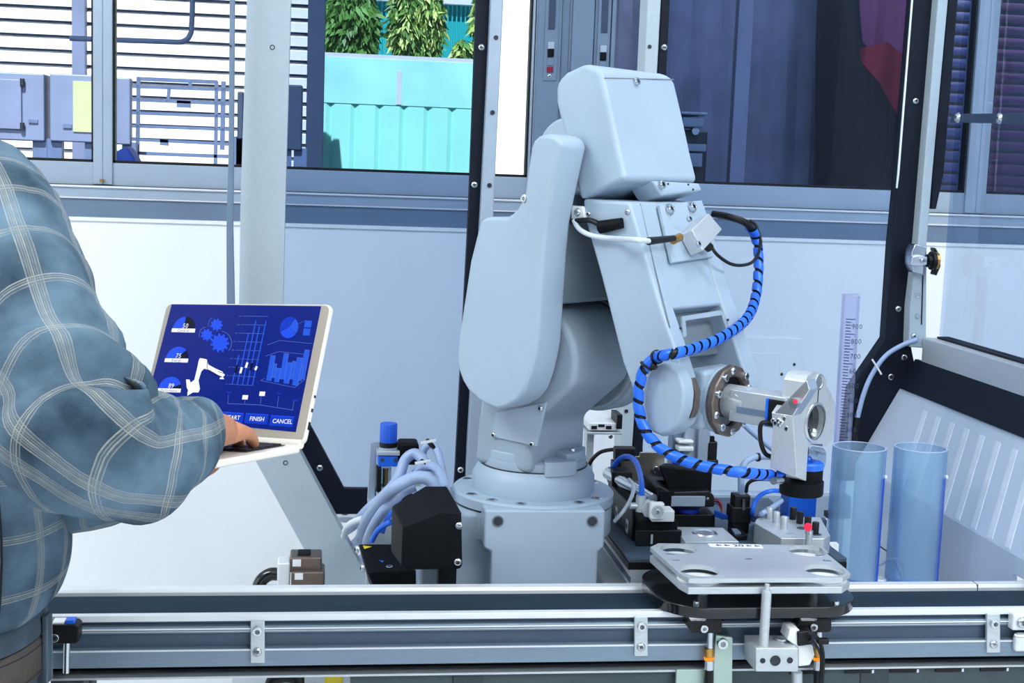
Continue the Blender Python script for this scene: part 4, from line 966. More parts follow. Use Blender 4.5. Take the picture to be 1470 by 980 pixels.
# ---- blue spiral wrapped hose along the arm
P = [FP(1024, 307, -.03), FP(1050, 312, .0), FP(1073, 322, .01), FP(1086, 345, .0), FP(1089, 380, .0), FP(1085, 425, .0), FP(1072, 457, .01), FP(1040, 482, .02), FP(1000, 499, .022), FP(965, 508, .024),
     LP(942, 513, YL0 - .03), LP(925, 530, YL0 - .035), LP(917, 560, YL0 - .036), LP(918, 592, YL0 - .036), LP(928, 620, YL0 - .036), LP(948, 643, YL0 - .034), LP(980, 660, YL0 - .03), LP(1020, 671, YL0 - .02), LP(1065, 678, YL0 - .01), LP(1108, 682, YT - .03), LP(1128, 684, YT - .02)]
S = spline(P, 14)
hz = obj('hose', MB().tube(S, .0052), 'black', rb)
def wrap(path, r, pitch, wid, start, m, par):
    L = [0]
    for a, b in zip(path, path[1:]): L.append(L[-1] + (b - a).length)
    def at(s):
        s = max(0, min(L[-1] - 1e-6, s)); i = next(k for k in range(len(L) - 1) if L[k + 1] > s)
        return path[i].lerp(path[i + 1], (s - L[i]) / (L[i + 1] - L[i])), (path[i + 1] - path[i]).normalized()
    mb = MB(); n = int((L[-1] - start) / pitch * 16); x = frame(at(start)[1])[0]; rows = []
    for k in range(n + 1):
        s = start + k * pitch / 16; _, tg = at(s); x = (x - tg * x.dot(tg)).normalized(); y = tg.cross(x); a = -2 * math.pi * k / 16
        d = x * math.cos(a) + y * math.sin(a); row = []
        for e, rr in ((-.5, r * .93), (-.3, r), (.3, r), (.5, r * .93)):
            c, t2 = at(s + e * wid); d2 = (d - t2 * d.dot(t2)).normalized(); row.append(c + d2 * rr)
        rows.append(row)
    for row in rows: mb.v += row
    for i in range(n):
        for j in range(3): mb.f.append((4 * i + j, 4 * i + j + 1, 4 * i + 5 + j, 4 * i + 4 + j))
    return obj('spiral_wrap', mb, m, par, smooth=60, label='bright blue plastic spiral wrap')
wrap(S, .0074, .021, .0155, .075, 'blue_bright', hz)
obj('cable', MB().tube(spline([FP(1019, 350, .02), FP(1030, 366, .022), FP(1050, 379, .022), FP(1070, 380, .02), FP(1084, 372, .012), FP(1092, 350, .008), FP(1086, 325, .004), FP(1076, 316, 0)]), .0024), 'black', rb)
for x, y in ((940, 512), (928, 525)):
    i = min(range(len(S)), key=lambda k: (S[k] - LP(x, y, YL0 - .034)).length); tg = (S[i + 1] - S[i - 1])
    obj('cable_tie', MB().ring(S[i], tg, [(.0078, -.0015), (.0095, -.0015), (.0095, .0015), (.0078, .0015)], 16), 'black', rb)
p = LP(939, 526, YL0 - .036); obj('tie_head', MB().ball(p, .0045, 10), 'black', rb)

# ================================================================== HELD BLACK CAP
xg = XG - .016
cw = LX(1151, 690, xg); d = cw - RO
wk = thing('workpiece_cap', 'black round cap with a bright blue lid held under the gripper finger', 'cap', V((cw.x, cw.y, cw.z - .018)))
q0 = V((cw.x, cw.y, 0)); ztop, zmid, zbot = LX(1151, 676, xg).z, LX(1151, 689, xg).z, LX(1151, 708, xg).z
obj('body', MB().lathe(q0, (0, 0, 1), [(.0, zbot), (.0275, zbot), (.0285, zbot + .002), (.0285, zmid), (.0, zmid)], 40), 'black_matte', wk)
off = rx * .002 + ry * .008
q1 = q0 + off
obj('collar', MB().lathe(q1, (0, 0, 1), [(.021, zmid - .002), (.021, ztop + .004), (.0, ztop + .004)], 36), 'black_matte', wk)
obj('lid', MB().lathe(q1, (0, 0, 1), [(.0, ztop + .003), (.0215, ztop + .003), (.0215, ztop + .010), (.019, ztop + .012), (0, ztop + .012)], 36), 'blue_bright', wk, label='blue lid')
obj('lid_knob', MB().ball(q1 + V((0, 0, ztop + .014)), .0062), 'blue_plastic', wk)
obj('needle', MB().cyl(q1 + V((0, 0, ztop + .016)), q1 + V((0, 0, ztop + .04)), .0009, n=8), 'black', wk)
obj('fitting', MB().cyl(LX(1110, 690, xg), LX(1121, 689, xg), .005), 'steel', wk)
# ================================================================== BENCH BED AND WHAT STANDS ON IT
ZB = .905
b0 = [atZ(x, y, ZB) for x, y in ((868, 757), (929, 833))]
xbl = (b0[0].x + b0[1].x) / 2; yb0, yb1 = 1.86, 2.22; xbr = atZ(1215, 800, ZB).x
bd = thing('profile_bed', 'dark aluminium profile bed beside the robot base, carrying the black units', 'bed', ((xbl + xbr) / 2, 2.04, TZ))
obj('top', MB().box((xbl, yb0, ZB - .006), (xbr, yb1, ZB)), 'slot_dark', bd, bevel=.001)
obj('side_rail', MB().box((xbl - .001, yb0, ZB - .016), (xbr, yb1, ZB - .006)), 'black', bd, smooth=None)
obj('side_rail', MB().box((xbl + .002, yb0, ZB - .040), (xbr, yb1, ZB - .016)), 'alu_satin', bd, bevel=.001)
obj('side_rail', MB().box((xbl + .0015, yb0, ZB - .034), (xbl + .003, yb1, ZB - .026)), 'slot_dark', bd, smooth=None)
for x in (xbl + .04, xbr - .04):
    for y in (yb0 + .05, yb1 - .05): obj('leg', MB().box((x - .02, y - .02, TZ), (x + .02, y + .02, ZB - .04)), 'alu_satin', bd, smooth=None)
def B(px, py, h=0): return atZ(px, py, ZB + h)
def standing(name, label, cat, px, py, group=None): return thing(name, label, cat, B(px, py), group)
def pbox(name, m, x0, y0, x1, y1, Y, dep, par, bevel=.0015, **k):   # facing box from pixel corners on the plane Y
    a, c = atY(x0, y0, Y), atY(x1, y1, Y)
    return obj(name, MB().box((a.x, Y, c.z), (c.x, Y + dep, a.z)), m, par, bevel=bevel, **k)
wp = thing('white_platform', 'white low platform between the robot base and the dark profile bed', 'platform', (xbl + .02, 2.03, TZ))
obj('deck', MB().box((Bx + .1, 1.87, .835), (xbl + .018, 2.22, .845)), 'white_plastic', wp, bevel=.001)
obj('edge_strip', MB().box((Bx + .096, 1.87, .835), (Bx + .1, 2.22, .85)), 'alu_satin', wp, smooth=None)
for y in (1.9, 2.17): obj('leg', MB().box((Bx + .1, y, TZ), (xbl + .01, y + .03, .835)), 'alu_satin', wp, smooth=None)
# black linear drive running away from the viewer
f = B(945, 782); Y0 = f.y
dr = thing('linear_drive', 'long black linear drive beside the robot base with a white air fitting on its front', 'drive', V((f.x, Y0 + .1, ZB)))
a, c = atY(916, 750, Y0), atY(972, 785, Y0)
x0, x1 = a.x, c.x; zt = atY(945, 747, Y0).z
obj('body', MB().box((x0, Y0, ZB), (x1, Y0 + .21, zt)), 'black_matte', dr, bevel=.003)
obj('front_plate', MB().box((x0 - .003, Y0 - .008, ZB), (x1 + .004, Y0, ZB + .024)), 'black', dr, bevel=.0015)
obj('slot', MB().box((x0 + .018, Y0 - .0088, ZB + .004), (x0 + .021, Y0 - .0075, ZB + .018)), 'alu_satin', dr, smooth=None)
obj('side_plate', MB().box((x0 - .004, Y0 + .02, ZB + .0), (x0, Y0 + .2, zt + .012)), 'black', dr, bevel=.002)
for y in (.045, .12):
    z_ = zt - .022; lbl = obj('label_plate', MB().box((x0 - .0046, Y0 + y, z_ - .010), (x0 - .004, Y0 + y + .014, z_ + .010)), 'paper', dr, smooth=None)
    obj('square_print', MB().box((x0 - .005, Y0 + y + .004, z_ - .004), (x0 - .0046, Y0 + y + .010, z_ + .004)), 'ink', lbl, smooth=None)
cy_ = Y0 + .01
pbox('white_block', 'white_plastic', 936, 733, 968, 749, Y0 - .012, .03, dr, .0015)
p = atY(944, 734, Y0 - .022)
obj('end_cap', MB().obox(p + V((0, .006, 0)), V((.0105, 0, 0)), V((0, .006, 0)), V((0, 0, .0125))), 'white_plastic', dr, bevel=.003, seg=3)
obj('port', MB().ring(p, (0, -1, 0), [(.0065, 0), (.0092, 0), (.0088, .0012), (.0068, .0012)], 20).cyl(p, p - V((0, .0004, 0)), .0066), 'alu_satin', dr)
screw(dr, p - V((0, .0006, 0)), (0, -1, 0), .0035, 'flat')
for k, (xx, yy, r) in enumerate(((933, 731, .0135), (928, 727, .011))):
    q = atY(xx, yy, Y0 - .005 + k * .012); obj('hex_nut', MB().cyl(q, q + V((0, .008, 0)), r, n=6), 'alu_satin', dr, bevel=.001)
p = atY(920, 722, Y0 + .005)
obj('elbow_fitting', MB().cyl(p - V((0, 0, .012)), p + V((0, 0, .012)), .0075).cyl(p - V((.016, 0, .004)), p - V((0, 0, .004)), .005), 'alu_satin', dr)
p = atY(908, 700, Y0 + .12); obj('valve', MB().cyl(p + V((-.03, .05, .012)), p + V((.02, -.05, -.006)), .009), 'steel', dr)
obj('valve_block', MB().obox(p + V((-.012, .04, .008)), V((.016, 0, 0)), V((0, .02, 0)), V((0, 0, .012))), 'black', dr, bevel=.002)
tb = spline([atY(876, 692, 2.12), atY(879, 674, 2.11), atY(888, 660, 2.1), atY(900, 655, 2.08), atY(911, 661, 2.05), atY(918, 677, 2.0), atY(921, 695, Y0 + .01), atY(921, 712, Y0 + .005)])
obj('air_hose', MB().tube(tb, .0042), 'blue_bright', dr, label='blue air hose')
tb = spline([atY(903, 688, Y0 + .1), atY(909, 697, Y0 + .08), atY(907, 712, Y0 + .04), atY(896, 732, Y0 + .02), atY(882, 748, Y0 + .03)])
obj('cable', MB().tube(tb, .003), 'hose_white', dr)
tb = spline([atY(845, 668, 2.2), atY(852, 657, 2.2), atY(864, 648, 2.2), atY(884, 645, 2.18), atY(900, 648, 2.16)])
obj('cable', MB().tube(tb, .0032), 'black', dr)
pbox('cable_holder', 'black', 884, 643, 912, 662, 2.14, .02, dr, .002)
pbox('cable_holder', 'black', 880, 662, 890, 700, 2.15, .02, dr, .002)
# stained angle plate standing behind the drive
ap = thing('angle_plate', 'stained grey metal angle plate standing behind the blue air hose', 'plate', V((atY(925, 690, 2.17).x, 2.17, ZB)))
a, c = atY(886, 648, 2.17), atY(955, 690, 2.17)
obj('plate', MB().ext([atY(x, y, 2.17) for x, y in ((890, 690), (889, 655), (918, 655), (919, 649), (954, 649), (954, 690))], (0, .004, 0)), 'plate_stained', ap, bevel=.001)
obj('foot', MB().box((a.x, 2.172, ZB), (c.x, 2.178, c.z)).box((a.x, 2.13, ZB), (c.x, 2.172, ZB + .003)), 'alu_satin', ap, bevel=.001)
screw(ap, atY(941, 673, 2.17), (0, -1, 0), .0055, 'cap')
# black camera housing
Yk = 2.02
ck = thing('camera_housing', 'black stepped camera housing with a grey label plate under the blue spiral hose', 'camera', V((atY(983, 745, Yk).x, Yk + .05, ZB)))
lo = [atY(x, y, Yk - .0) for x, y in ((938, 698), (1022, 705), (1025, 748), (942, 748))]
obj('body', MB().ext([atY(x, y, Yk) for x, y in ((939, 697), (948, 697), (964, 706), (1018, 704), (1026, 712), (1026, 728), (960, 728), (943, 724))], (0, .08, 0)), 'black', ck, bevel=.003)
obj('hood', MB().bridge([atY(945, 668, Yk + .02), atY(1021, 676, Yk + .02), atY(1021, 708, Yk + .02), atY(960, 706, Yk + .02)], [atY(953, 664, Yk + .09), atY(1019, 670, Yk + .09), atY(1019, 700, Yk + .09), atY(955, 698, Yk + .09)]), 'black_matte', ck, bevel=.003)
pbox('label_plate', 'frame_grey', 964, 712, 1012, 727, Yk - .002, .003, ck, .0008)
obj('lens_ring', MB().lathe(atY(986, 727, Yk + .03), (0, 0, -1), [(.02, 0), (.02, .006), (.014, .011), (0, .011)], 28), 'blue_deep', ck, label='blue lens ring')
pbox('lower_body', 'black', 968, 738, 1026, 760, Yk + .012, .06, ck, .002)
a = atY(948, 700, Yk); obj('post', MB().box((a.x, Yk + .05, ZB), (a.x + .04, Yk + .075, a.z)), 'black', ck, smooth=None)
pbox('front_cover', 'black_matte', 946, 705, 966, 745, Yk - .001, .02, ck, .001)
screw(ck, atY(1016, 716, Yk), (0, -1, 0), .0022, 'flat')
# grey slide tower with blue piston behind
Yt = 2.16
tw = thing('slide_tower', 'grey slide tower with white clamps and a blue piston behind the camera housing', 'tower', V((atY(1000, 700, Yt).x, Yt + .03, ZB)))
a, c = atY(984, 608, Yt), atY(1016, 690, Yt)
obj('body', MB().box((a.x, Yt, ZB), (c.x, Yt + .05, a.z)), 'frame_grey', tw, bevel=.002)
pbox('column', 'frame_dim', 967, 606, 984, 680, Yt + .01, .03, tw, .001)
for y0, y1 in ((632, 637), (641, 648)): pbox('clamp', 'white_plastic', 974, y0, 996, y1, Yt - .012, .03, tw, .002)
pbox('piston', 'blue_deep', 966, 655, 980, 673, Yt - .012, .02, tw, .002)
pbox('top_clamp', 'alu_white', 957, 676, 988, 681, Yt - .03, .05, tw, .0015)
pbox('column', 'frame_grey', 1004, 606, 1014, 680, Yt - .01, .02, tw, .001)
cb_ = thing('cable_connector', 'black connector with a grey cable behind the blue hose, right of the slide tower', 'connector', V((atY(1022, 690, Yt).x, Yt, ZB)))
pbox('body', 'black', 1015, 634, 1029, 662, Yt, .02, cb_, .002); pbox('cap', 'black_matte', 1017, 626, 1026, 636, Yt + .002, .016, cb_, .002)
pbox('base', 'black', 1014, 660, 1031, 676, Yt - .003, .026, cb_, .002)
a = atY(1020, 676, Yt); obj('stem', MB().box((a.x - .004, Yt + .004, ZB), (a.x + .004, Yt + .012, a.z)), 'black', cb_, smooth=None)
obj('cable', MB().tube(spline([atY(1021, 628, Yt + .01), atY(1020, 618, Yt + .02), atY(1028, 608, Yt + .04), atY(1045, 600, Yt + .05), atY(1062, 604, Yt + .04), atY(1080, 620, Yt + .02), atY(1104, 640, Yt), atY(1120, 652, Yt)]), .0052), 'hose_grey', cb_)
# silver block with shallow dish
sb = thing('dish_block', 'silver square block with a round shallow dish in front of the camera housing', 'block', B(1012, 778))
Yq = B(972, 778).y; h_ = .016
tq = [hit(x, y, (0, 0, 1), ZB + h_) for x, y in ((968, 756), (1038, 757), (1061, 777), (984, 778))]
obj('block', MB().ext(tq, (0, 0, -h_)), 'alu_satin', sb, bevel=.001)
c = hit(1012, 765, (0, 0, 1), ZB + h_)
obj('dish', MB().ring(c, (0, 0, 1), [(.0135, 0), (.019, 0), (.018, .0015), (.0145, .0008)], 32).cyl(c, c + V((0, 0, .0004)), .0136), 'alu_bright', sb)
nl = (tq[0] - tq[3]).normalized(); nn = V((-1, -.2, 0))
for x, y in ((972, 767), (979, 771), (973, 775), (982, 776)):
    e = tq[0].lerp(tq[3], (x - 968) / 16); p = V((e.x, e.y, ZB + h_ - (y - 760) * .00075)); sd_ = V((tq[3].y - tq[0].y, -(tq[3].x - tq[0].x), 0)).normalized()
    screw(sb, p, sd_ if sd_.x < 0 else -sd_, .0028, 'flat')
# black connector with grey arched cable
Yc = 1.99
kc = thing('plug_connector', 'black plug with a grey cable arched over it, right of the camera housing', 'connector', V((atY(1064, 748, Yc).x, Yc + .01, ZB)))
pbox('body', 'black', 1051, 728, 1078, 752, Yc, .03, kc, .002); pbox('cap', 'black', 1055, 711, 1077, 729, Yc + .003, .024, kc, .002)
pbox('key', 'black_gloss', 1066, 716, 1069, 745, Yc - .001, .004, kc, .0005)
zz = atY(1064, 750, Yc).z
obj('base', MB().box((atY(1053, 750, Yc).x, Yc + .002, ZB), (atY(1076, 750, Yc).x, Yc + .028, zz)), 'black', kc, smooth=None)
obj('cable', MB().tube(spline([atY(1065, 714, Yc + .012), atY(1064, 695, Yc + .012), atY(1065, 673, Yc + .015), atY(1074, 660, Yc + .02), atY(1090, 655, Yc + .03), atY(1110, 656, Yc + .05), atY(1130, 662, Yc + .08)]), .0052), 'hose_grey', kc)
p = atY(1088, 656, Yc + .028); obj('cable_tie', MB().ring(p, (1, .2, 0), [(.0054, -.002), (.0066, -.002), (.0066, .002), (.0054, .002)], 14), 'black', kc)
obj('cable', MB().tube(spline([atY(1071, 706, Yc), atY(1074, 694, Yc - .005), atY(1086, 688, Yc - .01), atY(1112, 688, Yc - .03)]), .0028), 'black', kc)
# second flat connector lying by the peg block
fc = thing('flat_plug', 'low black plug lying between the dish block and the peg block', 'connector', B(1062, 772))
obj('body', MB().ext([B(x, y, .008) for x, y in ((1045, 755), (1062, 755), (1073, 768), (1055, 769))], (0, 0, -.008)), 'black', fc, bevel=.001)
obj('body_key', MB().ext([B(x, y, .011) for x, y in ((1050, 758), (1058, 758), (1064, 764), (1055, 765))], (0, 0, -.003)), 'frame_dim', fc, bevel=.0005)
# thin wires and blue tube loops
wr = thing('wire_bundle', 'thin red and blue wires between the camera housing and the black plug', 'wires', B(1040, 742))
for i, (m, dy) in enumerate((('red_print', 0), ('cloth_maroon', 3), ('hose_grey', 6))):
    obj('wire', MB().tube(spline([atY(1024, 716 + dy, Yk + .03), atY(1031, 718 + dy, Yk + .02), atY(1036, 727 + dy, Yk + .01), atY(1035, 740 + dy, Yk)]), .0012, 6), m, wr)
for i in range(4):
    obj('wire', MB().tube(spline([atY(1026, 733 + 2 * i, Yk + .01), atY(1036, 737 + 2 * i, Yk), atY(1046, 741 + i, Yk - .01), atY(1054, 742 + 2 * i, Yk - .02)]), .0016 + .0004 * (i % 2), 6), 'blue_plastic', wr)
lp = thing('blue_hose_loop', 'blue air hose looping between the black plug and the gripper', 'hose', B(1085, 745))
obj('hose', MB().tube(spline([B(1081, 746, .012), atY(1080, 735, 1.98), atY(1084, 720, 1.98), atY(1094, 709, 1.98), atY(1110, 704, 1.98), atY(1130, 706, 2.0)]), .0034), 'blue_bright', lp)
obj('hose', MB().tube(spline([B(1083, 746, .006), atY(1092, 738, 1.97), atY(1106, 730, 1.98), atY(1122, 718, 2.0)]), .004), 'hose_grey', lp)
# translucent blue block behind the cap
bb = thing('blue_block', 'bright blue block standing behind the black held cap', 'block', V((atY(1150, 742, 2.08).x, 2.09, ZB)))
a, c = atY(1133, 706, 2.08), atY(1171, 745, 2.08)
obj('body', MB().box((a.x, 2.08, ZB), (c.x, 2.12, a.z)), 'blue_bright', bb, bevel=.002)
# peg block
Zp = ZB + .030
pk = thing('peg_block', 'silver chamfered block with holes holding silver and black pegs', 'block', B(1140, 790))
tq = [hit(x, y, (0, 0, 1), Zp) for x, y in ((1095, 741), (1178, 742), (1192, 768), (1183, 773), (1121, 772), (1083, 750), (1086, 744))]
obj('block', MB().ext(tq, (0, 0, -.030)), 'alu_satin', pk, bevel=.0012)
for x, y in ((1134, 766), (1172, 767), (1151, 758)):
    c = hit(x, y, (0, 0, 1), Zp); obj('hole', MB().ring(c, (0, 0, 1), [(.0062, 0), (.0078, 0), (.0072, .0006), (.0064, .0006)], 20).cyl(c, c + V((0, 0, .0002)), .0063), 'slot_dark' if x > 1140 else 'frame_grey', pk)
def peg(label, x, yb, yt, m, grp):
    c = hit(x, yb, (0, 0, 1), Zp); zt_ = atY(x, yt, c.y).z
    t = thing('peg', label, 'peg', c, grp)
    obj('body', MB().lathe((c.x, c.y, Zp), (0, 0, 1), [(.0052, 0), (.0052, zt_ - Zp - .001), (.0045, zt_ - Zp), (.0035, zt_ - Zp)], 20), m, t)
    obj('recess', MB().cyl((c.x, c.y, zt_ - .0012), (c.x, c.y, zt_ - .0004), .0034, n=14), 'steel_dark' if m != 'black' else 'slot_dark', t)
for lab, x, yb, yt in (('silver peg at the far end of the row of three', 1104, 744, 728), ('middle silver peg of the row of three', 1114, 750, 734), ('silver peg nearest the viewer in the row of three', 1125, 759, 741)): peg(lab, x, yb, yt, 'alu_satin', 'silver pegs in the block')
for lab, x, yb, yt in (('black peg at the far end of the peg block row', 1138, 745, 728), ('second black peg from the far end of the block', 1148, 751, 734), ('third black peg, just behind the red tipped pin', 1159, 758, 741), ('black peg nearest the viewer, right of the red tipped pin', 1170, 766, 749)): peg(lab, x, yb, yt, 'black', 'black pegs in the block')
Yr = atZ(1160, 777, zp).y
p0, p1 = atY(1160, 786, Yr), atY(1160, 763, Yr)
t = thing('red_tip_pin', 'slim silver pin with a glowing red ball tip in front of the peg block', 'pin', V((p0.x, Yr, ZB)))
obj('stem', MB().cyl((p0.x, Yr, ZB), (p0.x, Yr, p1.z), .0052), 'alu_satin', t)
obj('collar', MB().cyl((p0.x, Yr, p1.z - .003), (p0.x, Yr, p1.z + .002), .0058), 'steel', t)
obj('tip', MB().ball(atY(1160, 756, Yr), .0056), 'lamp_red', t, label='red glowing tip')
# white tip of a clip by the pallet corner
Yw = 1.93
t = thing('white_clip', 'small white plastic clip with a black tie beside the pallet corner', 'clip', V((atY(1194, 800, Yw).x, Yw, ZB)))
a, c = atY(1184, 784, Yw), atY(1203, 797, Yw)
obj('head', MB().ext([atY(x, y, Yw) for x, y in ((1184, 786), (1190, 784), (1201, 789), (1203, 794), (1190, 794))], (0, .02, 0)), 'white_plastic', t, bevel=.002)
obj('foot', MB().ext([atY(x, y, Yw + .004) for x, y in ((1191, 793), (1202, 793), (1205, 806), (1195, 806))], (0, .012, 0)), 'white_plastic', t, bevel=.002)
obj('base', MB().box((a.x + .01, Yw + .004, ZB), (c.x + .002, Yw + .016, atY(1194, 803, Yw).z)), 'white_plastic', t, smooth=None)
obj('tie', MB().obox(atY(1189, 795, Yw - .001), V((.003, 0, .003)), V((0, .002, 0)), V((-.0015, 0, .0015))), 'black', t, smooth=None)
# small profile rack end by the robot shoulder
Yv = 2.3
t = thing('profile_bracket', 'short aluminium profile end on a thin shelf, right of the robot shoulder', 'bracket', V((atY(868, 620, Yv).x, Yv, TZ)))
pbox('profile', 'alu_white', 846, 607, 886, 618, Yv, .12, t, .001)
for x in (853, 874): pbox('slot', 'black', x - 4, 611, x + 4, 616, Yv - .0008, .002, t, .0004)
pbox('slot', 'black', 859, 609, 868, 613, Yv - .0008, .002, t, .0004)
pbox('end_stop', 'black', 886, 595, 893, 616, Yv - .005, .05, t, .001); pbox('shelf', 'alu_satin', 843, 620, 893, 624, Yv, .12, t, .0008)
obj('support', MB().box((atY(848, 622, Yv).x, Yv + .03, TZ), (atY(858, 622, Yv).x, Yv + .06, atY(850, 623, Yv).z)), 'alu_satin', t, smooth=None)
screw(t, atY(876, 626, Yv - .001), (0, -1, 0), .004, 'cap')

# ================================================================== TUBES ON THE RIGHT
YT_ = 2.0
zsh = atY(1300, 846, YT_).z
sx0, sx1 = atY(1185, 840, YT_).x, min(atY(1360, 840, YT_).x, xv - .003)
t = thing('tube_shelf', 'narrow white shelf hidden behind the conveyor, carrying the blue tubes', 'shelf', ((sx0 + sx1) / 2, YT_, TZ))
obj('board', MB().box((sx0, 1.85, zsh - .012), (sx1, YT_ + .05, zsh)), 'white_plastic', t, bevel=.001)
for x in (sx0 + .03, sx1 - .03): obj('leg', MB().box((x - .01, YT_ - .03, TZ), (x + .01, YT_ - .01, zsh - .012)), 'alu_satin', t, smooth=None)
for lab, xl_, xr_, yt in (('blue translucent tube on the left, in front of the graduated cylinder', 1197, 1271, 641), ('blue translucent tube on the right, standing free', 1286, 1358, 642)):
    a, c = atY(xl_, yt, YT_), atY(xr_, yt, YT_); r = (c - a).length / 2 * .985; cx = (a.x + c.x) / 2
    tt = thing('blue_tube', lab, 'tube', (cx, YT_, zsh), 'blue tubes on the shelf')
    obj('wall', MB().ring((cx, YT_, zsh), (0, 0, 1), [(r, 0), (r, a.z - zsh), (r - .0028, a.z - zsh), (r - .0028, 0)], 56), 'tube_blue', tt, smooth=50)
    obj('rim', MB().ring((cx, YT_, a.z), (0, 0, 1), [(r, 0), (r - .0004, .0009), (r - .0024, .0009), (r - .0028, 0)], 56), 'pole_blue', tt)
    A_ = [math.radians(-44 + 6 * q_) for q_ in range(7)]; zq = atY(xr_, 682, YT_).z
    rib_ = MB()
    for rr in (r + .0002, r - .003): rib_.v += [V((cx + rr * math.cos(t_), YT_ + rr * math.sin(t_), z_)) for z_ in (zsh, zq) for t_ in A_]
    rib_.f = [(q_, q_ + 1, q_ + 8, q_ + 7) for q_ in range(6)] + [(14 + q_, 21 + q_, 22 + q_, 15 + q_) for q_ in range(6)] + [(7 + q_, 8 + q_, 22 + q_, 21 + q_) for q_ in range(6)] + [(0, 7, 21, 14), (6, 20, 27, 13)]
    obj('rib', rib_, 'blue_knob', tt, label='dark blue upright rib')
    obj('rib_tip', MB().ball((cx + r * math.cos(math.radians(-20)), YT_ + r * math.sin(math.radians(-20)), zq), .0038, 10), 'white_plastic', tt)
    k = obj('foot', MB().ring((cx, YT_, zsh), (0, 0, 1), [(r - .003, 0), (r - .003, .006), (r - .009, .006), (r - .009, 0)], 40), 'blue_plastic', tt)
a = atY(1266, 832, YT_ + .0)
obj_ = obj('holder_ring', MB().ring((a.x, YT_ + .01, zsh), (0, 0, 1), [(.007, 0), (.0125, 0), (.0125, .014), (.009, .016), (.007, .014)], 24), 'white_plastic')
tag(obj_, 'small white ring holder between the two blue tubes', 'holder')
tag(obj('white_wire', MB().tube(spline([atY(1258, 812, 2.03), atY(1268, 808, 2.03), atY(1277, 803, 2.03), atY(1290, 803, 2.035), V((atY(1300, 806, 2.04).x, 2.047, zsh + .02)), V((atY(1304, 806, 2.04).x, 2.048, zsh + .0018))]), .0016, 6), 'hose_white'), 'thin white wire sagging behind the two blue tubes', 'wire')
tag(obj('black_wire', MB().tube(spline([atY(1256, 778, 2.05), atY(1266, 786, 2.05), atY(1280, 798, 2.05), V((atY(1296, 812, 2.05).x, 2.049, zsh + .0012))]), .0011, 6), 'black'), 'thin black wire hanging between the two blue tubes', 'wire')
# graduated cylinder leaning very slightly
Yg = 2.2
g0, g1 = atY(1208, 655, Yg), atY(1222, 423, Yg); r = (atY(1234, 423, Yg) - atY(1209.5, 423, Yg)).length / 2; axg = (g1 - g0).normalized()
gc_ = thing('graduated_cylinder', 'tall clear lilac graduated cylinder behind the left blue tube', 'cylinder', V((g0.x - .003, Yg, TZ)))
obj('wall', MB().ring(g0, axg, [(r, 0), (r, (g1 - g0).length), (r - .0018, (g1 - g0).length), (r - .0018, 0)], 32), 'cylinder_lilac', gc_, smooth=50)
Lg = (g1 - g0).length; obj('rim', MB().ring(g0 + axg * Lg, axg, [(r + .0004, -.001), (r + .0004, .001), (r - .002, .001), (r - .002, -.001)], 32), 'pole_blue', gc_)
sx_ = V((1, 0, 0)); tk = MB()
for i in range(46):
    h = .010 + i * (Lg - .05) / 45; w_ = .45 if i % 5 else .8
    c = g0 + axg * h
    A = [c + V((math.cos(t_), math.sin(t_), 0)) * (r + .0003) for t_ in [math.radians(-135 + 75 * w_ * q_ / 5) for q_ in range(6)]]
    tk.add(A + [p + axg * .0014 for p in A], [(q_, q_ + 1, q_ + 7, q_ + 6) for q_ in range(5)])
obj('scale_marks', tk, 'column_navy', gc_, smooth=None)['kind'] = 'stuff'
for i in range(9):
    p = g0 + axg * (.02 + i * (Lg - .075) / 8) + V((-.002, -r - .0006, 0))
    text('scale_number', str(100 + 100 * i), .008, p, V((1, 0, 0)), axg, 'column_navy', gc_)
obj('base', MB().lathe((g0.x, Yg, TZ), (0, 0, 1), [(.03, 0), (.03, .01), (.012, .016), (.010, g0.z - TZ), (0, g0.z - TZ)], 32), 'cylinder_lilac', gc_)
# black stand by the left tube
Yx = 2.08
t = thing('black_stand', 'slim black stand just left of the left blue tube', 'stand', V((atY(1191, 800, Yx).x, Yx, ZB)))
a, c = atY(1189, 736, Yx), atY(1195, 782, Yx); obj('post', MB().box((a.x, Yx, ZB), (c.x, Yx + .02, a.z)), 'black', t, bevel=.001)
obj('arm', MB().box((a.x - .012, Yx + .002, a.z - .03), (a.x, Yx + .018, a.z - .012)), 'frame_dim', t, bevel=.001)

# ================================================================== LEFT OF THE ROBOT
# black motor box
mbx = thing('motor_box', 'black chamfered box bolted beside the robot base, with grey hoses going in', 'box', V((atY(612, 818, 1.84).x, 1.88, TZ)))
Ym = 1.84
fr_ = [(578, 756), (632, 734), (663, 735), (664, 812), (660, 817), (584, 818), (576, 812)]
bk_ = [(566, 712), (609, 695), (645, 696), (652, 790), (650, 796), (570, 796), (562, 788)]
obj('shell', MB().bridge([atY(x, y, Ym) for x, y in fr_], [atY(x, y, Ym + .082) for x, y in ((562, 726), (610, 697), (642, 697), (655, 790), (650, 800), (568, 800), (561, 790))]), 'black_matte', mbx, bevel=.005, seg=3)
for x, y in ((659, 754), (657, 806)): screw(mbx, atY(x, y, Ym), (0, -1, 0), .0055, 'dome')
a, c = atY(570, 810, Ym + .02), atY(600, 840, Ym + .02)
obj('bracket', MB().box((a.x + .06, Ym + .045, TZ), (a.x + .085, Ym + .07, a.z)), 'black', mbx, smooth=None)
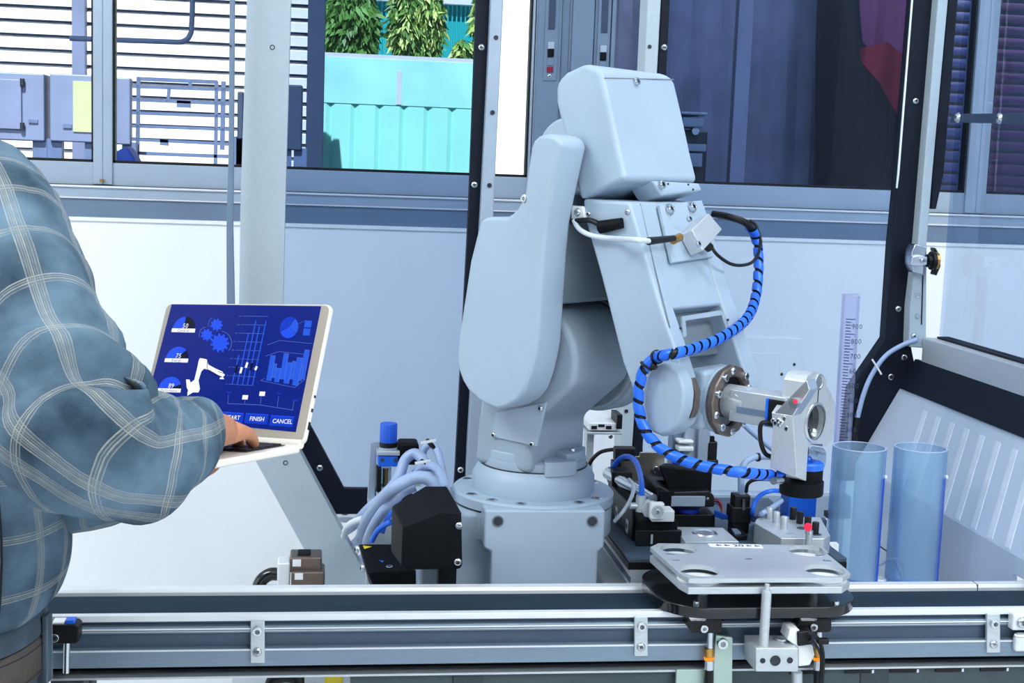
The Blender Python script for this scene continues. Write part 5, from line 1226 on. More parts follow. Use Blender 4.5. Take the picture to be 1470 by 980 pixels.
# black base unit with yellow triangle
bu = thing('base_unit', 'black wedge shaped unit with a small yellow triangle under the grey hoses', 'unit', V((atY(545, 838, 1.97).x, 2.0, TZ)))
Yu = 1.96
obj('body', MB().bridge([atY(x, y, Yu) for x, y in ((526, 820), (597, 818), (598, 850), (540, 850))], [atY(x, y, Yu + .1) for x, y in ((514, 780), (575, 780), (585, 838), (530, 838))]), 'black_matte', bu, bevel=.003)
tp_ = [atY(x, y, Yu) for x, y in ((526, 820), (597, 818))] + [atY(x, y, Yu + .1) for x, y in ((575, 780), (514, 780))]
nrm = (tp_[1] - tp_[0]).cross(tp_[3] - tp_[0]).normalized(); nrm = nrm if nrm.z > 0 else -nrm
U_ = lambda x, y, h=.0006: hit(x, y, nrm, nrm.dot(tp_[0]) + h)
obj('warning_triangle', MB().ext([U_(521, 783), (U_(534, 784.5)), U_(523, 788)], nrm * .0004), 'yellow_print', bu, smooth=None, label='yellow triangle')
obj('blue_mark', MB().ext([U_(544, 804), U_(551, 805), U_(549, 807)], nrm * .0004), 'blue_bright', bu, smooth=None)
obj('foot', MB().box((atY(546, 840, Yu).x, Yu + .02, TZ), (atY(590, 840, Yu).x, Yu + .08, atY(546, 848, Yu).z)), 'black', bu, smooth=None)
screw(bu, U_(559, 813), nrm, .005, 'flat')
for x, y in ((514, 788), (522, 815)): screw(bu, atY(x, y, Yu + .02), (-1, -.3, 0), .006, 'dome')
# air regulator with blue knob
Yr_ = 2.26
rg_ = thing('air_regulator', 'air pressure regulator with a ribbed blue knob left of the robot', 'regulator', V((atY(560, 720, Yr_).x, Yr_, TZ)))
c0_ = atY(557.5, 634, Yr_); ct = atY(557.5, 607, Yr_); R_ = (atY(570.5, 620, Yr_) - atY(545.5, 620, Yr_)).length / 2
mb = MB(); n = 24
vs = []
for z_, k in ((c0_.z, 1), (ct.z - .002, 1), (ct.z, .92)):
    for i in range(n * 2):
        rr = R_ * k * (1 if i % 2 else .955); vs.append(V((c0_.x + rr * math.cos(math.pi * i / n), Yr_ + rr * math.sin(math.pi * i / n), z_)))
m2 = n * 2
mb.add(vs, [(j * m2 + i, j * m2 + (i + 1) % m2, (j + 1) * m2 + (i + 1) % m2, (j + 1) * m2 + i) for j in range(2) for i in range(m2)] + [tuple(range(2 * m2, 3 * m2)), tuple(range(m2))[::-1]])
obj('knob', mb, 'blue_knob', rg_, smooth=30, label='ribbed blue knob')
zc1 = atY(557, 641, Yr_).z
obj('collar', MB().cyl((c0_.x, Yr_, zc1), (c0_.x, Yr_, c0_.z), R_ * 1.02), 'black', rg_)
obj('neck', MB().cyl((c0_.x, Yr_, atY(557, 652, Yr_).z), (c0_.x, Yr_, zc1), R_ * 1.1), 'frame_grey', rg_)
pbox('blue_block', 'blue_bright', 543, 654, 571, 670, Yr_ - .018, .04, rg_, .002)
for x in (549, 568): obj('hole', MB().cyl(atY(x, 660, Yr_ - .018), atY(x, 660, Yr_ - .019), .0032, n=12), 'steel_dark', rg_)
pbox('grey_block', 'alu_satin', 541, 648, 574, 654, Yr_ - .02, .04, rg_, .001)
obj('bowl', MB().lathe((c0_.x - .003, Yr_, atY(556, 700, Yr_).z), (0, 0, 1), [(.004, 0), (.0095, .006), (.0095, .034), (0, .034)], 24), 'bowl_clear', rg_)
obj('bowl_core', MB().cyl((c0_.x - .003, Yr_, atY(556, 697, Yr_).z), (c0_.x - .003, Yr_, atY(556, 672, Yr_).z), .005), 'brass', rg_)
pbox('bowl_guard', 'black', 541, 672, 547, 706, Yr_ - .016, .03, rg_, .001)
pbox('lower_block', 'frame_grey', 541, 700, 575, 722, Yr_ - .014, .03, rg_, .002)
obj('stand', MB().ext([atY(x, y, Yr_ + .01) for x, y in ((527, 720), (532, 636), (540, 634), (574, 640), (574, 644), (541, 641), (538, 720))], (0, .004, 0)), 'frame_grey', rg_, bevel=.001)
pbox('solenoid', 'black_matte', 572, 636, 601, 668, Yr_ - .01, .045, rg_, .005)
pbox('port_block', 'alu_satin', 590, 682, 604, 700, Yr_ - .015, .03, rg_, .002)
obj('foot', MB().box((atY(528, 720, Yr_).x, Yr_ - .01, TZ), (atY(573, 720, Yr_).x, Yr_ + .016, atY(550, 718, Yr_).z)), 'alu_satin', rg_, bevel=.001)
# small plate with a screw under the gasket
sp_ = thing('base_plate', 'small grey plate with a bolt head beside the bent grey post', 'plate', V((atY(500, 750, 2.6).x, 2.6, 0)))
pbox('plate', 'alu_white', 484, 742, 520, 750, 2.58, .06, sp_, .001); obj('leg', MB().box((atY(484, 750, 2.58).x, 2.59, 0), (atY(489, 750, 2.58).x, 2.62, atY(490, 748, 2.58).z)), 'alu_satin', sp_, smooth=None)
p = atY(495, 742, 2.6); obj('bolt', MB().cyl((p.x, 2.6, p.z - .003), (p.x, 2.6, p.z + .006), .006), 'steel_dark', sp_)
# hoses
def hose(name, label, pts, r, m, extra=None, grp='grey hoses beside the robot'):
    S_ = spline([atY(*p) for p in pts], 8); t = thing(name, label, 'hose', S_[0], grp)
    obj('sheath', MB().tube(S_, r, 12), m, t); return t, S_
hose('grey_hose', 'thick grey hose in the highest arch, right behind the black motor box', [(470, 778, 2.68), (504, 757, 2.55), (518, 742, 2.3), (530, 730, 2.14), (556, 706, 2.14), (573, 684, 2.14), (581, 661, 2.15), (594, 651, 2.15), (606, 658, 2.14), (614, 672, 2.12), (622, 700, 2.05)], .0085, 'hose_grey')
hose('grey_hose', 'thick grey hose in the long low arch over the front of the motor box', [(480, 806, 2.68), (514, 776, 2.57), (522, 757, 2.2), (534, 735, 2.06), (560, 705, 1.97), (588, 688, 1.97), (606, 685, 1.97), (618, 690, 1.97), (626, 702, 1.97)], .0095, 'hose_grey')
hose('grey_hose', 'grey hose running just under the long low arch', [(490, 836, 2.68), (523, 797, 2.58), (527, 777, 2.2), (538, 752, 2.04), (556, 726, 1.99), (578, 706, 2.0), (596, 698, 2.0)], .008, 'hose_grey')
hose('grey_hose', 'thinner grey hose arching on the right behind the motor box', [(597, 690, 2.12), (601, 675, 2.12), (611, 668, 2.1), (624, 670, 2.08), (634, 681, 2.04), (640, 702, 1.98)], .0068, 'hose_grey')
hose('grey_hose', 'tall narrow grey hose rising beside the robot flange', [(606, 656, 2.22), (610, 643, 2.22), (619, 638, 2.22), (628, 648, 2.21), (634, 668, 2.19), (636, 692, 2.14)], .006, 'hose_grey')
hose('grey_hose', 'short pale hose end at the foot of the hose bundle', [(494, 770, 2.2), (498, 757, 2.18), (508, 749, 2.16), (522, 744, 2.14)], .0055, 'hose_white')
hose('blue_hose', 'thin blue air hose dropping between the grey hoses', [(548, 765, 2.04), (556, 745, 2.05), (570, 722, 2.08), (582, 700, 2.1), (594, 678, 2.14), (608, 672, 2.15), (618, 682, 2.12)], .004, 'blue_bright', grp='blue hoses beside the robot')
hose('blue_hose', 'blue air hose curving low in front of the black base unit', [(534, 776, 1.99), (541, 763, 1.98), (551, 754, 1.97), (562, 749, 1.96)], .0042, 'blue_bright', grp='blue hoses beside the robot')
for x, y, lab in ((618, 637, 'white cable tie with black knot on the tallest grey hose'), (610, 666, 'white cable tie with black knot on the middle grey hose')):
    p = atY(x, y, 2.1); t = thing('cable_tie', lab, 'cable tie', p, 'white cable ties on the hoses')
    obj('strap', MB().ring(p, (.6, .2, .5), [(.008, -.002), (.0098, -.002), (.0098, .002), (.008, .002)], 18), 'black', t)
    obj('tail', MB().obox(p + V((-.004, -.008, .005)), V((.012, 0, .002)), V((0, .0008, 0)), V((-.0003, 0, .0022))), 'white_plastic', t, bevel=.0005)
# fitting piece low left
lf = thing('connector_pair', 'grey brown double connector with white labels at the foot of the bent post', 'connector', V((atY(430, 838, 2.2).x, 2.2, TZ)))
Yl = 2.18
pbox('housing', 'bronze', 416, 800, 462, 822, Yl, .05, lf, .003); pbox('housing', 'bronze', 418, 821, 466, 846, Yl - .012, .05, lf, .003)
pbox('collar', 'alu_white', 398, 808, 416, 842, Yl - .004, .04, lf, .003); pbox('cap', 'black_matte', 427, 795, 446, 802, Yl + .01, .03, lf, .002)
pbox('label_plate', 'paper', 420, 803, 432, 813, Yl - .001, .002, lf, .0003); pbox('label_plate', 'paper', 423, 823, 435, 832, Yl - .013, .002, lf, .0003)
obj('pipe', MB().tube(spline([atY(400, 824, Yl + .02), atY(388, 824, Yl + .02), atY(376, 832, Yl + .02), atY(370, 846, Yl + .02), atY(369, 870, Yl + .02)]), .0105, 14), 'black_gloss', lf)
obj('foot', MB().box((atY(420, 840, Yl).x, Yl, TZ), (atY(455, 840, Yl).x, Yl + .03, atY(430, 844, Yl).z)), 'bronze', lf, smooth=None)
# ================================================================== LAPTOP
R0v, F0v = r0, f0
Dl = 1.55; lc = atD(435.6, 637.8, Dl)
h0 = (-r0 * .9 + f0 * .43).normalized(); d0 = V((0, 0, 1)).cross(h0); d0 = -d0 if d0.dot(f0) > 0 else d0
rv = V((-.0855, -.0305, -.046)); Q = Quaternion(rv.normalized(), rv.length)
lh, ld = Q @ h0, Q @ d0; ln_ = lh.cross(ld); ln_ = ln_ if ln_.z > 0 else -ln_
al = .347; lu = ln_ * math.cos(al) - ld * math.sin(al); lsn = lh.cross(lu); lsn = lsn if lsn.dot(FW) < 0 else -lsn
WLp, HLp, BD = .247, .1645, .172
lp_ = thing('laptop', 'open beige laptop held by the man, showing a blue machine dashboard', 'laptop', lc + lh * WLp / 2 + ld * BD / 2 - ln_ * .012)
def rr2(w_, h_, r, n=6):
    P = []
    for cx, cy, a in ((w_ - r, r, -90), (w_ - r, h_ - r, 0), (r, h_ - r, 90), (r, r, 180)): P += [(cx + r * math.cos(math.radians(a + 90 * i / n)), cy + r * math.sin(math.radians(a + 90 * i / n))) for i in range(n + 1)]
    return P
obj('base', MB().ext([lc + lh * x + ld * y - ln_ * .0005 for x, y in rr2(WLp, BD, .010)], -ln_ * .0085), 'laptop_shell', lp_, bevel=.0022, seg=3)
lid = obj('lid', MB().ext([lc + lh * x + lu * y + lsn * .0005 for x, y in rr2(WLp, HLp, .008)], -lsn * .007), 'laptop_shell', lp_, bevel=.002, seg=3)
obj('bezel', MB().ext([lc + lh * x + lu * y + lsn * .0009 for x, y in [(a * (WLp - .003) / WLp + .0015, b * (HLp - .003) / HLp + .0015) for a, b in rr2(WLp, HLp, .008)]], -lsn * .0006), 'laptop_bezel', lid, smooth=None)
obj('hinge', MB().cyl(lc + lh * .003, lc + lh * (WLp - .003), .0052, n=16), 'laptop_shell', lp_)
for k, (y, s, m) in enumerate(((.022, .009, 'black'), (.040, .004, 'steel_dark'), (.056, .003, 'steel_dark'))):
    obj('port', MB().obox(lc + lu * y - lsn * .003 - lh * .00005, lu * s / 2, lsn * .0016, lh * .0004), m, lid, smooth=None)
# keys, in rows
kw = (WLp - .03) / 13; kd = .0125
kwell = obj('key_well', MB().ext([lc + lh * x + ld * y for x, y in ((.013, .016), (WLp - .013, .016), (WLp - .013, .016 + kd * 5.4), (.013, .016 + kd * 5.4))], ln_ * .0006), 'key_black', lp_, smooth=None)
k0 = None
for r_ in range(5):
    for c_ in range(13):
        p = lc + lh * (.015 + kw * (c_ + .5)) + ld * (.018 + kd * (r_ + .5)) + ln_ * .0006
        if k0 is None: k0 = obj('key', MB().ext([p + lh * a * kw * .43 + ld * b * kd * .43 for a, b in ((-1, -1), (1, -1), (1, 1), (-1, 1))], ln_ * .0016), 'key_black', lp_, smooth=None); kp = p
        else: k = k0.copy(); COL.objects.link(k); k.location = p - kp
obj('touchpad', MB().ext([lc + lh * x + ld * y for x, y in ((.085, .098), (.16, .098), (.16, .15), (.085, .15))], ln_ * .0004), 'laptop_bezel', lp_, smooth=None)
# screen picture, laid out on the panel itself
S0 = lc + lsn * .0012
SP = lambda x, y, k=0: hit(x, y, lsn, lsn.dot(S0) + k)
sc = obj('screen', MB().ext([SP(x, y) for x, y in ((246.5, 436.5), (461, 439.5), (424.5, 620), (205, 598))], -lsn * .0003), 'screen_blue', lp_, smooth=None, label='blue glowing screen')
lay = [0]
def ui(name, pts, m, k=None):
    lay[0] += 1; P = [SP(x, y, .0003 + (k if k is not None else 0)) for x, y in pts]
    return obj(name, MB().add(P, [tuple(range(len(P)))]), m, sc, smooth=None, recalc=False)
def uis(name, polys, m, k=0, stuff=False):
    mb = MB()
    for pts in polys: mb.add([SP(x, y, .0003 + k) for x, y in pts], [tuple(range(len(pts)))])
    return obj(name, mb, m, sc, smooth=None, recalc=False)
def line2(x0, y0, x1, y1, w_=.7):
    d = math.hypot(x1 - x0, y1 - y0); nx, ny = -(y1 - y0) / d * w_ / 2, (x1 - x0) / d * w_ / 2
    return [(x0 + nx, y0 + ny), (x1 + nx, y1 + ny), (x1 - nx, y1 - ny), (x0 - nx, y0 - ny)]
su = (SP(250, 500) - SP(255, 470)).normalized() * -1; sx = (SP(360, 500) - SP(300, 499)).normalized()
def arcp(cx, cy, rx_, ry_, a0, a1, sk=0, n=14): return [(cx + rx_ * math.cos(math.radians(a0 + (a1 - a0) * i / n)) + sk * ry_ * math.sin(math.radians(a0 + (a1 - a0) * i / n)), cy - ry_ * math.sin(math.radians(a0 + (a1 - a0) * i / n))) for i in range(n + 1)]
def stext(s, x, y, px, m, align='CENTER', bold=.0, shear=.12, k=.0006):
    ppm = FPX / (Dl + .03); text('screen_text', s, px / ppm, SP(x, y, k), sx, su, m, sc, align, bold, shear)
for lab_, val, cx, cy, end in (('Control', '50', 264, 471, 90), ('Energy', '75', 254, 514, 45), ('Performance', '89', 243.5, 557, 20)):
    ui('gauge', [(cx, cy)] + arcp(cx, cy, 16, 16.5, 0, 180, .18), 'ui_navy'); ui('gauge_fill', [(cx, cy)] + arcp(cx, cy, 16, 16.5, end, 180, .18), 'ui_bright', .0002)
    ui('gauge_plate', [(cx - 17, cy), (cx + 16.5, cy + .6), (cx + 15.4, cy + 6.2), (cx - 18.2, cy + 5.4)], 'ui_white', .0003)
    stext(val, cx + 1.5, cy - .5, 7.2, 'ui_white', k=.0008); stext(lab_, cx - 1.2, cy + 5.0, 4.4 if len(lab_) < 9 else 3.9, 'ui_navy', k=.0008)
def gear(cx, cy, r, teeth):
    P = []
    for i in range(teeth * 4):
        a = 2 * math.pi * i / (teeth * 4); q = r * (1.28 if i % 4 in (0, 1) else .95); P.append((cx + q * math.cos(a), cy + q * math.sin(a)))
    ui('gear', P, 'ui_bright')
gear(311, 466, 7.2, 9); gear(297, 480.5, 7.0, 9); gear(315.5, 492, 10.8, 11)
uis('gear_arc', [line2(*arcp(315.5, 492, 17, 17, a, a + 12)[0], *arcp(315.5, 492, 17, 17, a, a + 12)[-1], .6) for a in range(-40, 70, 12)] + [line2(*arcp(297, 480, 11, 11, a, a + 12)[0], *arcp(297, 480, 11, 11, a, a + 12)[-1], .6) for a in range(100, 190, 12)] + [line2(*arcp(311, 466, 12, 12, a, a + 12)[0], *arcp(311, 466, 12, 12, a, a + 12)[-1], .6) for a in range(120, 190, 12)], 'ui_line')
# white robot pictogram
ui('robot_picture', [(267, 544.5), (272, 544.5), (273.5, 549), (279, 545), (284, 524), (285, 518), (287, 513.5), (297, 515.5), (299, 523), (308, 528), (319, 533), (323, 538), (320, 541), (313, 538), (301, 531), (293, 529), (289, 533), (285, 546), (287, 558), (285, 563), (277, 563), (269, 568), (269, 564), (270, 560), (268, 556)], 'ui_white')
ui('robot_picture', [(316, 541.5), (320, 541), (322, 544), (315, 544)], 'ui_white')
uis('robot_outline', [line2(288, 514, 291, 512, 1), line2(291, 512, 298, 516, 1), line2(298, 516, 297, 528, .8), line2(297, 528, 303, 537, .7), line2(303, 537, 313, 538, .7), line2(313, 533, 322, 536, .8)], 'ui_navy', .0003)
# candle chart
uis('chart_grid', [line2(348 - i * 2.6, 453.5 + i * 12.2, 385 - i * 2.6, 454 + i * 12.4, .45) for i in range(9)], 'ui_line')
for i in range(9): stext(str(160 - 20 * i), 346 - i * 2.6, 454.5 + i * 12.2, 2.2, 'ui_line', 'RIGHT')
uis('chart_bar', [line2(x0, 552, x1, y1, 1.5) for x0, x1, y1 in ((333, 343, 509), (340.5, 357, 477.5), (348, 367.5, 459.5), (355, 372.5, 468), (362.5, 382, 460.5))], 'ui_bar', .0001)
uis('chart_candle', [line2(x + 1.2, y, x - 1.2, y + h_, 3) for x, y, h_ in ((346, 527, 8.5), (354, 520, 7.5), (367.5, 525.5, 5.5))], 'ui_white', .0003)
uis('chart_candle', [line2(x + 1.2, y, x - 1.2, y + h_, 3.4) for x, y, h_ in ((339, 524, 11), (361, 521, 10.5))], 'ui_navy', .0003)
# pie
for a0, a1, m in ((60, 200, 'ui_mid'), (200, 325, 'ui_bright'), (325, 420, 'ui_bar')): ui('pie_slice', [(415, 470)] + arcp(415, 470, 13.2, 15.2, a0 + 2, a1 - 2, .1), m)
ui('legend_box', [(438, 460), (448, 460.5), (446.5, 470), (436.5, 469.5)], 'ui_bar'); ui('legend_box', [(436, 471), (446, 471.5), (444.5, 481.5), (434.5, 481)], 'ui_bar')
uis('frame_line', [line2(384, 495, 401, 488.5, .5), line2(401, 488.5, 448, 493, .5), line2(381, 511, 400, 504.5, .5), line2(400, 504.5, 445, 509, .5), line2(374, 546, 380, 543, .5), line2(374, 546, 423, 556, .5), line2(423, 556, 438, 544, .5), line2(420, 468, 440, 459.5, .4), line2(418, 474, 424, 479, .4)], 'ui_line')
for x, y0, y1, w_ in ((386, 510, 546, 7), (392, 521.5, 542, 4.5), (397, 528, 548, 6.5), (405, 507, 544, 7), (411, 520, 550, 7.5), (418, 518, 544, 5), (424, 513, 553, 8.5), (430, 524, 546, 5), (434, 502, 544, 7)):
    sk = (y1 - y0) * .16; ui('column_bar', [(x + sk - w_ / 2, y0), (x + sk + w_ / 2, y0 + .6), (x - sk * .1 + w_ / 2, y1 + .6), (x - sk * .1 - w_ / 2, y1)], 'ui_bar', .0001 + .00001 * lay[0])
    uis('bar_edge', [line2(x + sk + w_ / 2, y0 + .6, x - sk * .1 + w_ / 2, y1 + .6, .5), line2(x + sk - w_ / 2, y0, x + sk + w_ / 2, y0 + .6, .5)], 'ui_line', .0009)
# sliders
uis('slider_track', [line2(326, 579, 373, 581, .6), line2(373, 581, 421, 588.5, .6), line2(327, 579, 328, 566, .5), line2(351, 579, 352, 568, .5), line2(374, 580, 375, 568, .5), line2(398, 584, 400, 568, .5), line2(420, 588, 422, 576, .5)], 'ui_line')
for x, y, m in ((329, 563, 'ui_mid'), (401, 564.5, 'ui_mid'), (423.5, 574.5, 'ui_mid')): ui('slider_knob', [(x - 3.4, y - .8), (x + 3.6, y - .6), (x + 3.2, y + 1), (x - 3.8, y + .8)], m, .0002)
for x, y in ((352, 570), (376.5, 565)): ui('slider_knob', [(x - 3.6, y - 3.2), (x + 4.4, y - 3), (x + 3.4, y + 3.2), (x - 4.6, y + 3)], 'ui_white', .0002)
for s, x0, x1, y0, y1 in (('START', 318, 350, 590.5, 605), ('FINISH', 352, 385.5, 592.5, 607), ('CANCEL', 388, 422.5, 595.5, 610.5)):
    ui('button', [(x0 + 1, y0), (x1, y0 + 2.2), (x1 - 2.4, y1 + 2.2), (x0 - 1.6, y1)], 'ui_mid', .0001)
    ui('button_top', [(x0 + 1, y0), (x1, y0 + 2.2), (x1 - .3, y0 + 3.4), (x0 + .7, y0 + 1.2)], 'ui_bright', .0002)
    stext(s, (x0 + x1) / 2 - .5, y1 - 4.2 + 1.2, 6.4, 'ui_white', 'CENTER', .006, .1, .0007)

# ================================================================== THE MAN
def plaid():
    m = bpy.data.materials.new('plaid_cotton'); m.use_nodes = True; MATS['plaid_cotton'] = m
    nt = m.node_tree; b = nt.nodes['Principled BSDF']; b.inputs['Roughness'].default_value = .85; b.inputs['Specular IOR Level'].default_value = .2
    L = nt.links.new; N = nt.nodes.new
    uvn = N('ShaderNodeUVMap'); sep = N('ShaderNodeSeparateXYZ'); L(uvn.outputs[0], sep.inputs[0])
    tc = N('ShaderNodeTexCoord'); nz = N('ShaderNodeTexNoise'); nz.inputs['Scale'].default_value = 14; nz.inputs['Detail'].default_value = 6; L(tc.outputs['Object'], nz.inputs['Vector'])
    rp = N('ShaderNodeValToRGB'); rp.color_ramp.elements[0].position = .32; rp.color_ramp.elements[1].position = .72
    rp.color_ramp.elements[0].color = lin((44, 64, 80)); rp.color_ramp.elements[1].color = lin((106, 134, 154)); L(nz.outputs[0], rp.inputs[0])
    def stripes(sock, period, stops):
        d = N('ShaderNodeMath'); d.operation = 'DIVIDE'; d.inputs[1].default_value = period; L(sock, d.inputs[0])
        f = N('ShaderNodeMath'); f.operation = 'FRACT'; L(d.outputs[0], f.inputs[0])
        r = N('ShaderNodeValToRGB'); r.color_ramp.interpolation = 'CONSTANT'; e = r.color_ramp.elements
        e[0].position = 0; e[0].color = (0, 0, 0, 1); e[1].position = .99; e[1].color = (0, 0, 0, 1)
        for p, v in stops: q = e.new(p); q.color = (v, v, v, 1)
        L(f.outputs[0], r.inputs[0]); return r.outputs[0]
    su_ = stripes(sep.outputs[0], .058, [(.37, .8), (.382, .2), (.41, .6), (.422, .15), (.44, .5), (.452, .2), (.47, .9), (.485, .2), (.50, .6), (.512, .2), (.53, .6), (.542, .2), (.565, .9), (.58, 0)])
    sv_ = stripes(sep.outputs[1], .057, [(.40, .9), (.418, 0.1), (.445, .6), (.458, .1), (.48, .9), (.498, .1), (.53, .6), (.543, 0)])
    mx = N('ShaderNodeMath'); mx.operation = 'MAXIMUM'; L(su_, mx.inputs[0]); L(sv_, mx.inputs[1])
    n2 = N('ShaderNodeTexNoise'); n2.inputs['Scale'].default_value = 90; L(tc.outputs['Object'], n2.inputs['Vector'])
    mu = N('ShaderNodeMath'); mu.operation = 'MULTIPLY'; L(mx.outputs[0], mu.inputs[0]); 
    mr = N('ShaderNodeMapRange'); mr.inputs['To Min'].default_value = .2; mr.inputs['To Max'].default_value = 1.15; L(n2.outputs[0], mr.inputs[0]); L(mr.outputs[0], mu.inputs[1])
    mc = N('ShaderNodeMix'); mc.data_type = 'RGBA'; mc.clamp_factor = True; L(mu.outputs[0], mc.inputs[0]); L(rp.outputs[0], mc.inputs[6]); mc.inputs[7].default_value = lin((172, 172, 164))
    L(mc.outputs[2], b.inputs['Base Color'])
    wv = N('ShaderNodeTexNoise'); wv.inputs['Scale'].default_value = 900; L(tc.outputs['Object'], wv.inputs['Vector'])
    n3 = N('ShaderNodeTexNoise'); n3.inputs['Scale'].default_value = 45; n3.inputs['Detail'].default_value = 3; L(tc.outputs['Object'], n3.inputs['Vector'])
    ad = N('ShaderNodeMath'); ad.operation = 'MULTIPLY_ADD'; ad.inputs[1].default_value = 3.0; L(n3.outputs[0], ad.inputs[0]); L(wv.outputs[0], ad.inputs[2])
    bp = N('ShaderNodeBump'); bp.inputs['Strength'].default_value = .5; bp.inputs['Distance'].default_value = .0016; L(ad.outputs[0], bp.inputs['Height']); L(bp.outputs[0], b.inputs['Normal'])
plaid()
mat('denim', (62, 78, 92), .85, vary=.35, scale=25, bump=.5, bscale=700)
mat('denim_pale', (104, 118, 128), .85, vary=.25, scale=40, bump=.4, bscale=700)
mat('thread_dark', (28, 36, 46), .9)
pr = (r0 * .6 - f0 * .8).normalized(); pf = (r0 * .8 + f0 * .6).normalized()      # his right, his front
TC = atD(-138, 700, 1.43); TC = V((TC.x, TC.y, 0))
man = thing('person', 'man in a blue plaid shirt, belt and jeans, typing on the laptop he holds', 'person', (TC.x, TC.y, 0))
def loft(name, st, m, par, n=48, wr=None, cap=True, uv0=(0, 0), **k):
    """st: (centre, half-axis A, half-axis B) rings joined to one skin, with cloth coordinates in metres; wr(u, v, p) pushes points out"""
    mb = MB(); uv = []; v = 0; rows = len(st); vc = [0] * (n + 1)
    for i, (c, A, B_) in enumerate(st):
        if i: v += (V(c) - V(st[i - 1][0])).length
        per = math.pi * (V(A).length + V(B_).length)
        for j in range(n + 1):
            a = 2 * math.pi * j / n; d = V(A) * math.cos(a) + V(B_) * math.sin(a); p = V(c) + d
            if wr: p += d.normalized() * wr(a if j < n else 0, v, p)
            vc[j] += .7 * (p - mb.v[-(n + 1)]).length + .3 * (V(c) - V(st[i - 1][0])).length if i else 0
            mb.v.append(p); uv.append((uv0[0] + per0 * j / n if (per0 := .5 * (2 * math.pi * (V(st[len(st) // 2][1]).length + V(st[len(st) // 2][2]).length) / 2) * 2) else 0, uv0[1] + vc[j]))
    for i in range(rows - 1):
        for j in range(n): mb.f.append((i * (n + 1) + j, i * (n + 1) + j + 1, (i + 1) * (n + 1) + j + 1, (i + 1) * (n + 1) + j))
    if cap: mb.f += [tuple(range(n))[::-1], tuple((rows - 1) * (n + 1) + j for j in range(n))]
    mb.uv = uv; o = obj(name, mb, m, par, **{'smooth': 60, **k}); return o
def ring_path(pts, rs, k=8):
    C_ = spline(pts, k); R_ = lerp_list(rs, k); out = []; x = None
    R_ = [sum(R_[max(0, min(len(R_) - 1, i + q))] for q in (-3, -2, -1, 0, 1, 2, 3)) / 7 for i in range(len(R_))]
    for i, c in enumerate(C_):
        tg = (C_[min(i + 1, len(C_) - 1)] - C_[max(0, i - 1)]).normalized()
        if x is None: x = (pr - tg * pr.dot(tg)).normalized()
        x = (x - tg * x.dot(tg)).normalized(); out.append((c, x * R_[i], tg.cross(x) * R_[i]))
    return out
fold = lambda f_, amp, sc_=9, seed=0: (lambda a, v, p: amp * (noise.noise(V((p.x, p.y, p.z)) * sc_ + V((seed, 0, 0))) * 1.2 + .6 * math.sin(v * f_ + 2.2 * math.sin(a + seed) + 3 * noise.noise(p * 6))))
bz = lambda py, d=1.43: atD(60, py, d).z
z_belt = bz(882); z_sh = bz(212, 1.36); z_neck = z_sh + .025
cx = lambda z_, fwd=0, sd=0: V((TC.x, TC.y, z_)) + pf * fwd + pr * sd
# body: one continuous skin grown on a skeleton
SHR = atD(-28, 318, 1.31); ELB = atD(146, 655, 1.125); WRI = atD(286, 617, 1.362)
HND = atD(332, 612, 1.39)
lhp = atD(248, 673, 1.47)            # left palm under the base
SHL = cx(z_sh - .05, .02, -.19); ELL = atD(-10, 720, 1.50); WRL = atD(212, 692, 1.385)
bmv, bme, bmr = [], [], []
def sk(p, r, parent=None):
    bmv.append(V(p)); bmr.append(r); i = len(bmv) - 1
    if parent is not None: bme.append((parent, i))
    return i
pel = sk(cx(z_belt - .05), .13); wa = sk(cx(z_belt + .1), .115, pel); ch_ = sk(cx(z_sh - .16, .0), .104, wa); nb = sk(cx(z_sh - .02, -.004, -.04), .052, ch_); nk = sk(cx(z_neck + .04, .005, -.07), .052, nb)
hd1 = sk(cx(z_neck + .105, .028, -.083), .088, nk); hd2 = sk(cx(z_neck + .185, .012, -.09), .108, hd1); hd3 = sk(cx(z_neck + .245, .0, -.09), .085, hd2)
def armsk(S, E, W_, P, dirs, lay_, thumb, tl):
    a = sk(S, .052, ch_); b = sk(V(S).lerp(E, .55), .043, a); c = sk(E, .037, b); d = sk(V(E).lerp(W_, .4), .036, c); e = sk(W_, .024, d); f = sk(P, .023, e)
    for base, seg, r in dirs:
        q = f; pos = V(base)
        q = sk(pos, r * 1.05, f)
        for s in seg: pos = pos + V(s); q = sk(pos, r, q); r *= .93
    return f
# right hand: fingers reach along the keys towards the hinge and curl down on them
hx_ = ((lc + lh * .105 + ld * .04) - WRI).normalized(); up_ = ln_; sd_ = hx_.cross(up_).normalized()
def fingers(P, fw, side, dn, curl, L=1.0, r=.0083):
    out = []
    for i, (o1, ln1) in enumerate(((-.030, .92), (-.010, 1.0), (.010, .95), (.029, .78))):
        b = P + fw * .030 + side * o1 + fw * (.006 if i in (1, 2) else 0); s = ln1 * L
        out.append((b, [(fw * math.cos(curl * q) + dn * math.sin(curl * q)) * l * s for q, l in ((.4, .036), (1.3, .026), (2.0, .02))], r if i < 3 else r * .9))
    return out
def thumb(P, fw, side, dn, L=1.0): return (P - fw * .012 + side * -.028 + dn * .004, [(fw * .75 - side * .55 + dn * .25).normalized() * .032 * L, (fw * .95 - side * .1 + dn * .3).normalized() * .027 * L], .0098)
tgt = SP(357, 627, 0)
tipR = hit(338, 620, ln_, ln_.dot(lc) + .014)
WRI = min((atD(286, 617, 1.24 + .004 * i) for i in range(60)), key=lambda p: abs((tipR - p).length - .152)); fwR = (tipR - WRI).normalized(); sdR = fwR.cross(V((0, 0, 1))).normalized(); dnR = fwR.cross(sdR).normalized(); dnR = dnR if dnR.z < 0 else -dnR
HND = WRI + fwR * .045
